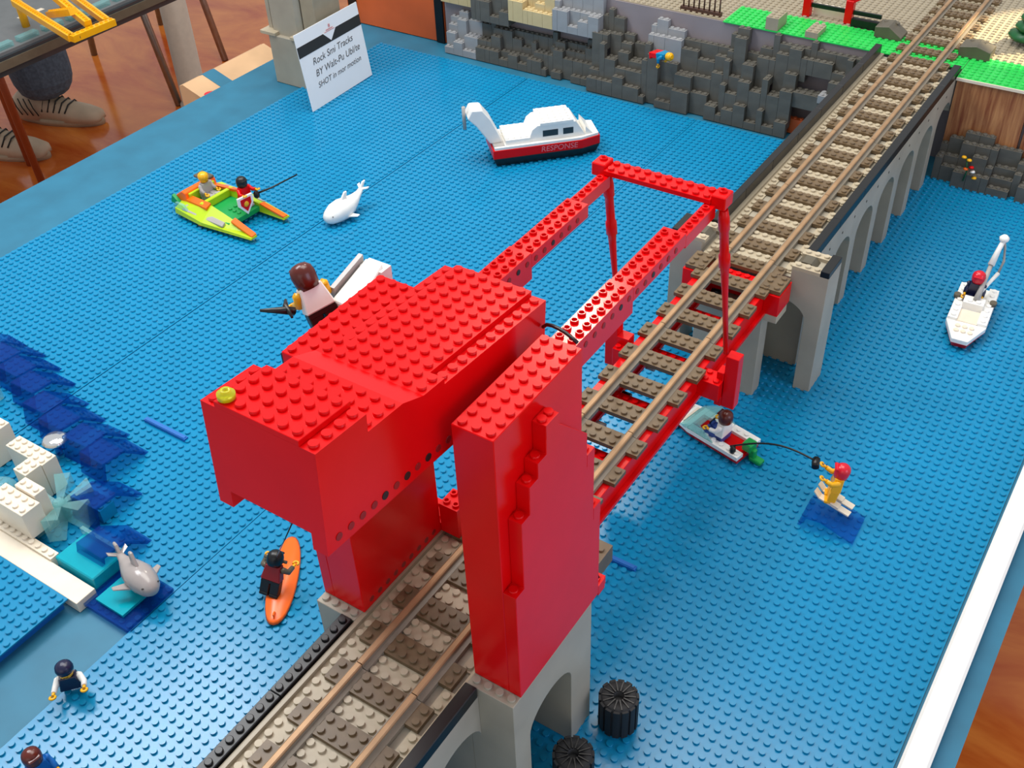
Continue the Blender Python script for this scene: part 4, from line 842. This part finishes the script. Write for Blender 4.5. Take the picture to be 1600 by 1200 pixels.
tbeam((-166.8, 59.5, 5), (-141.6, 53.0, 5), 1.4); tbeam((-141.2, 52.6, 5), (-140.8, 62.2, 5), 1.4); tbeam((-166.8, 70.0, 5), (-142.0, 61.6, 5), 1.4)
tbeam((-157, 60.0, 4.2), (-146, 57.8, 7.5), 1.6); tbeam((-166, 64, 9), (-142, 57.5, 6), 1.4)
for k in range(3):
    MB().cyl((-140.5, 54.3+k*3.2, 5), 0.42, 0.06, 'x', 12).build('pin_hole', 'ink', yc)
MB().cyl((-166.4, 60, 0), 0.8, 5, 'z', 10).build('mast', 'yellow', yc); MB().cyl((-166.4, 69.6, 0), 0.8, 5, 'z', 10).build('mast', 'yellow', yc)
# person standing behind the second table
pr_ = thing('person', 'person in blue jeans and beige sneakers standing behind the second table', 'person', (-318, 152, -ZT))
hd = math.atan2(11, 30)     # toe direction in plan
def sneaker(cx, cy, parent):
    def tp(l, s_, z): return (cx+l*math.cos(hd)-s_*math.sin(hd), cy+l*math.sin(hd)+s_*math.cos(hd), z-ZT)
    sec = [(-14, 3.2, 8.5), (-11, 4.6, 11), (-5, 4.9, 11.5), (1, 4.7, 9.6), (8, 5.2, 7.4), (14, 5.2, 6.4), (18.5, 4.0, 5.4), (20, 2.2, 3.8)]
    rings = []
    for l, w_, h in sec:
        rings.append([tp(l, w_*math.cos(2*PI*k/14), 1.8+max(0.0, (h-1.8)*max(0, math.sin(2*PI*k/14))**0.8)) for k in range(14)])
    MB().loft([list(reversed(r)) for r in rings]).build('shoe', 'shoe', parent)
    rings = []
    for zz in (0, 2.2):
        rings.append([tp(3+17.3*math.cos(2*PI*k/24), (5.3 if math.cos(2*PI*k/24) > -0.3 else 4.6)*math.sin(2*PI*k/24), zz) for k in range(24)])
    MB().loft(rings).build('sole', 'sole', parent)
    for k in range(5):
        l = -1+2.3*k; MB().tube([tp(l, -4.6, 5.0), tp(l+0.8, -2.2, 9.6-0.55*k), tp(l+0.8, 2.2, 9.6-0.55*k), tp(l, 4.6, 5.0)], 0.28, 5).build('lace', 'ink', parent)
    for k in range(4):
        l = -9+2.2*k; MB().tube([tp(l, -5.0, 3.5), tp(l-1.5, -4.9, 6.5), tp(l-2.6, -4.3, 9.5)], 0.22, 5).build('side_stripe', 'ink', parent)
sneaker(-310, 147.2, pr_); sneaker(-306, 120, pr_)
me = bpy.data.meshes.new('body')
sk_v = [(-311, 148.5, -86), (-314, 149, -40), (-320, 146, 4), (-322, 134, 12), (-312, 119, -82), (-316, 121, -40), (-319, 123, 4), (-323, 134, 34), (-323, 134, 62), (-322, 134, 72), (-321, 134, 82), (-322, 152, 60), (-318, 155, 30), (-308, 152, 6), (-322, 116, 60), (-318, 113, 30), (-308, 116, 6)]
sk_e = [(0, 1), (1, 2), (2, 3), (4, 5), (5, 6), (6, 3), (3, 7), (7, 8), (8, 9), (9, 10), (8, 11), (11, 12), (12, 13), (8, 14), (14, 15), (15, 16)]
rad = [11.5, 11.5, 10.5, 15, 9.2, 9.4, 9.5, 14.5, 15, 6, 9.5, 7.5, 5.5, 4, 7.5, 5.5, 4]
me.from_pydata([((a+318)*S, (b_-152)*S, (c_+ZT)*S) for a, b_, c_ in sk_v], sk_e, []); ob = bpy.data.objects.new('body', me); C.objects.link(ob); ob.parent = pr_
md = ob.modifiers.new('skin', 'SKIN'); 
for i, v_ in enumerate(me.skin_vertices[0].data): v_.radius = (rad[i]*S, rad[i]*S); v_.use_root = (i == 3)
ob.modifiers.new('sub', 'SUBSURF').levels = 2; ob.modifiers['sub'].render_levels = 2; me.materials.append(MT['denim'])
# column, stool legs, carton
pc = thing('beige_column', 'thick beige round column on the floor behind the table edge', 'column', (-272, 181, -ZT))
MB().lathe([(5.6, 0), (5.6, 1.5), (4.7, 2.2), (4.7, 170)], (-272, 181, -ZT), 24).build('shaft', 'pole', pc)
st1 = thing('folding_chair', 'steel chair leg pair slanting down behind the beige column', 'chair', (-300, 200, -ZT))
MB().tube([(-278, 178, -ZT), (-300, 186, -45), (-322, 196, -2)], 1.3, 8).build('leg', 'steel', st1); MB().tube([(-292, 216, -ZT), (-310, 222, -50), (-326, 228, -2)], 1.3, 8).build('leg', 'steel', st1)
MB().box(-345, 192, -2, -318, 232, 0).build('seat', 'stool_wood', st1, bevel=0.5); MB().tube([(-344, 194, -ZT), (-340, 196, -2)], 1.3, 8).build('leg', 'steel', st1); MB().tube([(-344, 230, -ZT), (-340, 228, -2)], 1.3, 8).build('leg', 'steel', st1)
st2 = thing('wooden_stool', 'reddish wooden stool leg beside the sneaker at the left edge', 'stool', (-280, 104, -ZT))
for x_, y_ in ((-289, 120), (-268, 110), (-278, 92), (-299, 102)): MB().tube([(x_, y_, -ZT), (x_+(-283.5-x_)*0.25, y_+(106-y_)*0.25, -20)], 1.2, 8).build('leg', 'stool_wood', st2)
MB().lathe([(12, 0), (14, 0.6), (14, 2), (13, 2.6)], (-283.5, 106, -22), 24).build('seat', 'stool_wood', st2)
ct = thing('open_carton', 'tan printed carton leaning on the far side of the blue table edge', 'carton', (-119, 70, -ZT))
MB().prism([(-121.6, -9), (-121.6, -2.2), (-120.6, -1.8), (-112.2, -4.6), (-112.2, -9)], 58.5, 80, 'y').build('box', 'carton', ct)
MB().box(-121.4, 59, -ZT, -112.4, 79.5, -9).build('lower_box', 'carton', ct)
MB().prism([(-121.62, -2.15), (-120.6, -1.72), (-114.5, -3.75), (-114.5, -4.0)], 63.5, 66.5, 'y').build('blue_label', 'paint', ct)
MB().cyl((-115.6, 60.2, -3.5), 1.1, 0.45, 'z', 14).build('red_dot', 'hair_red', ct)
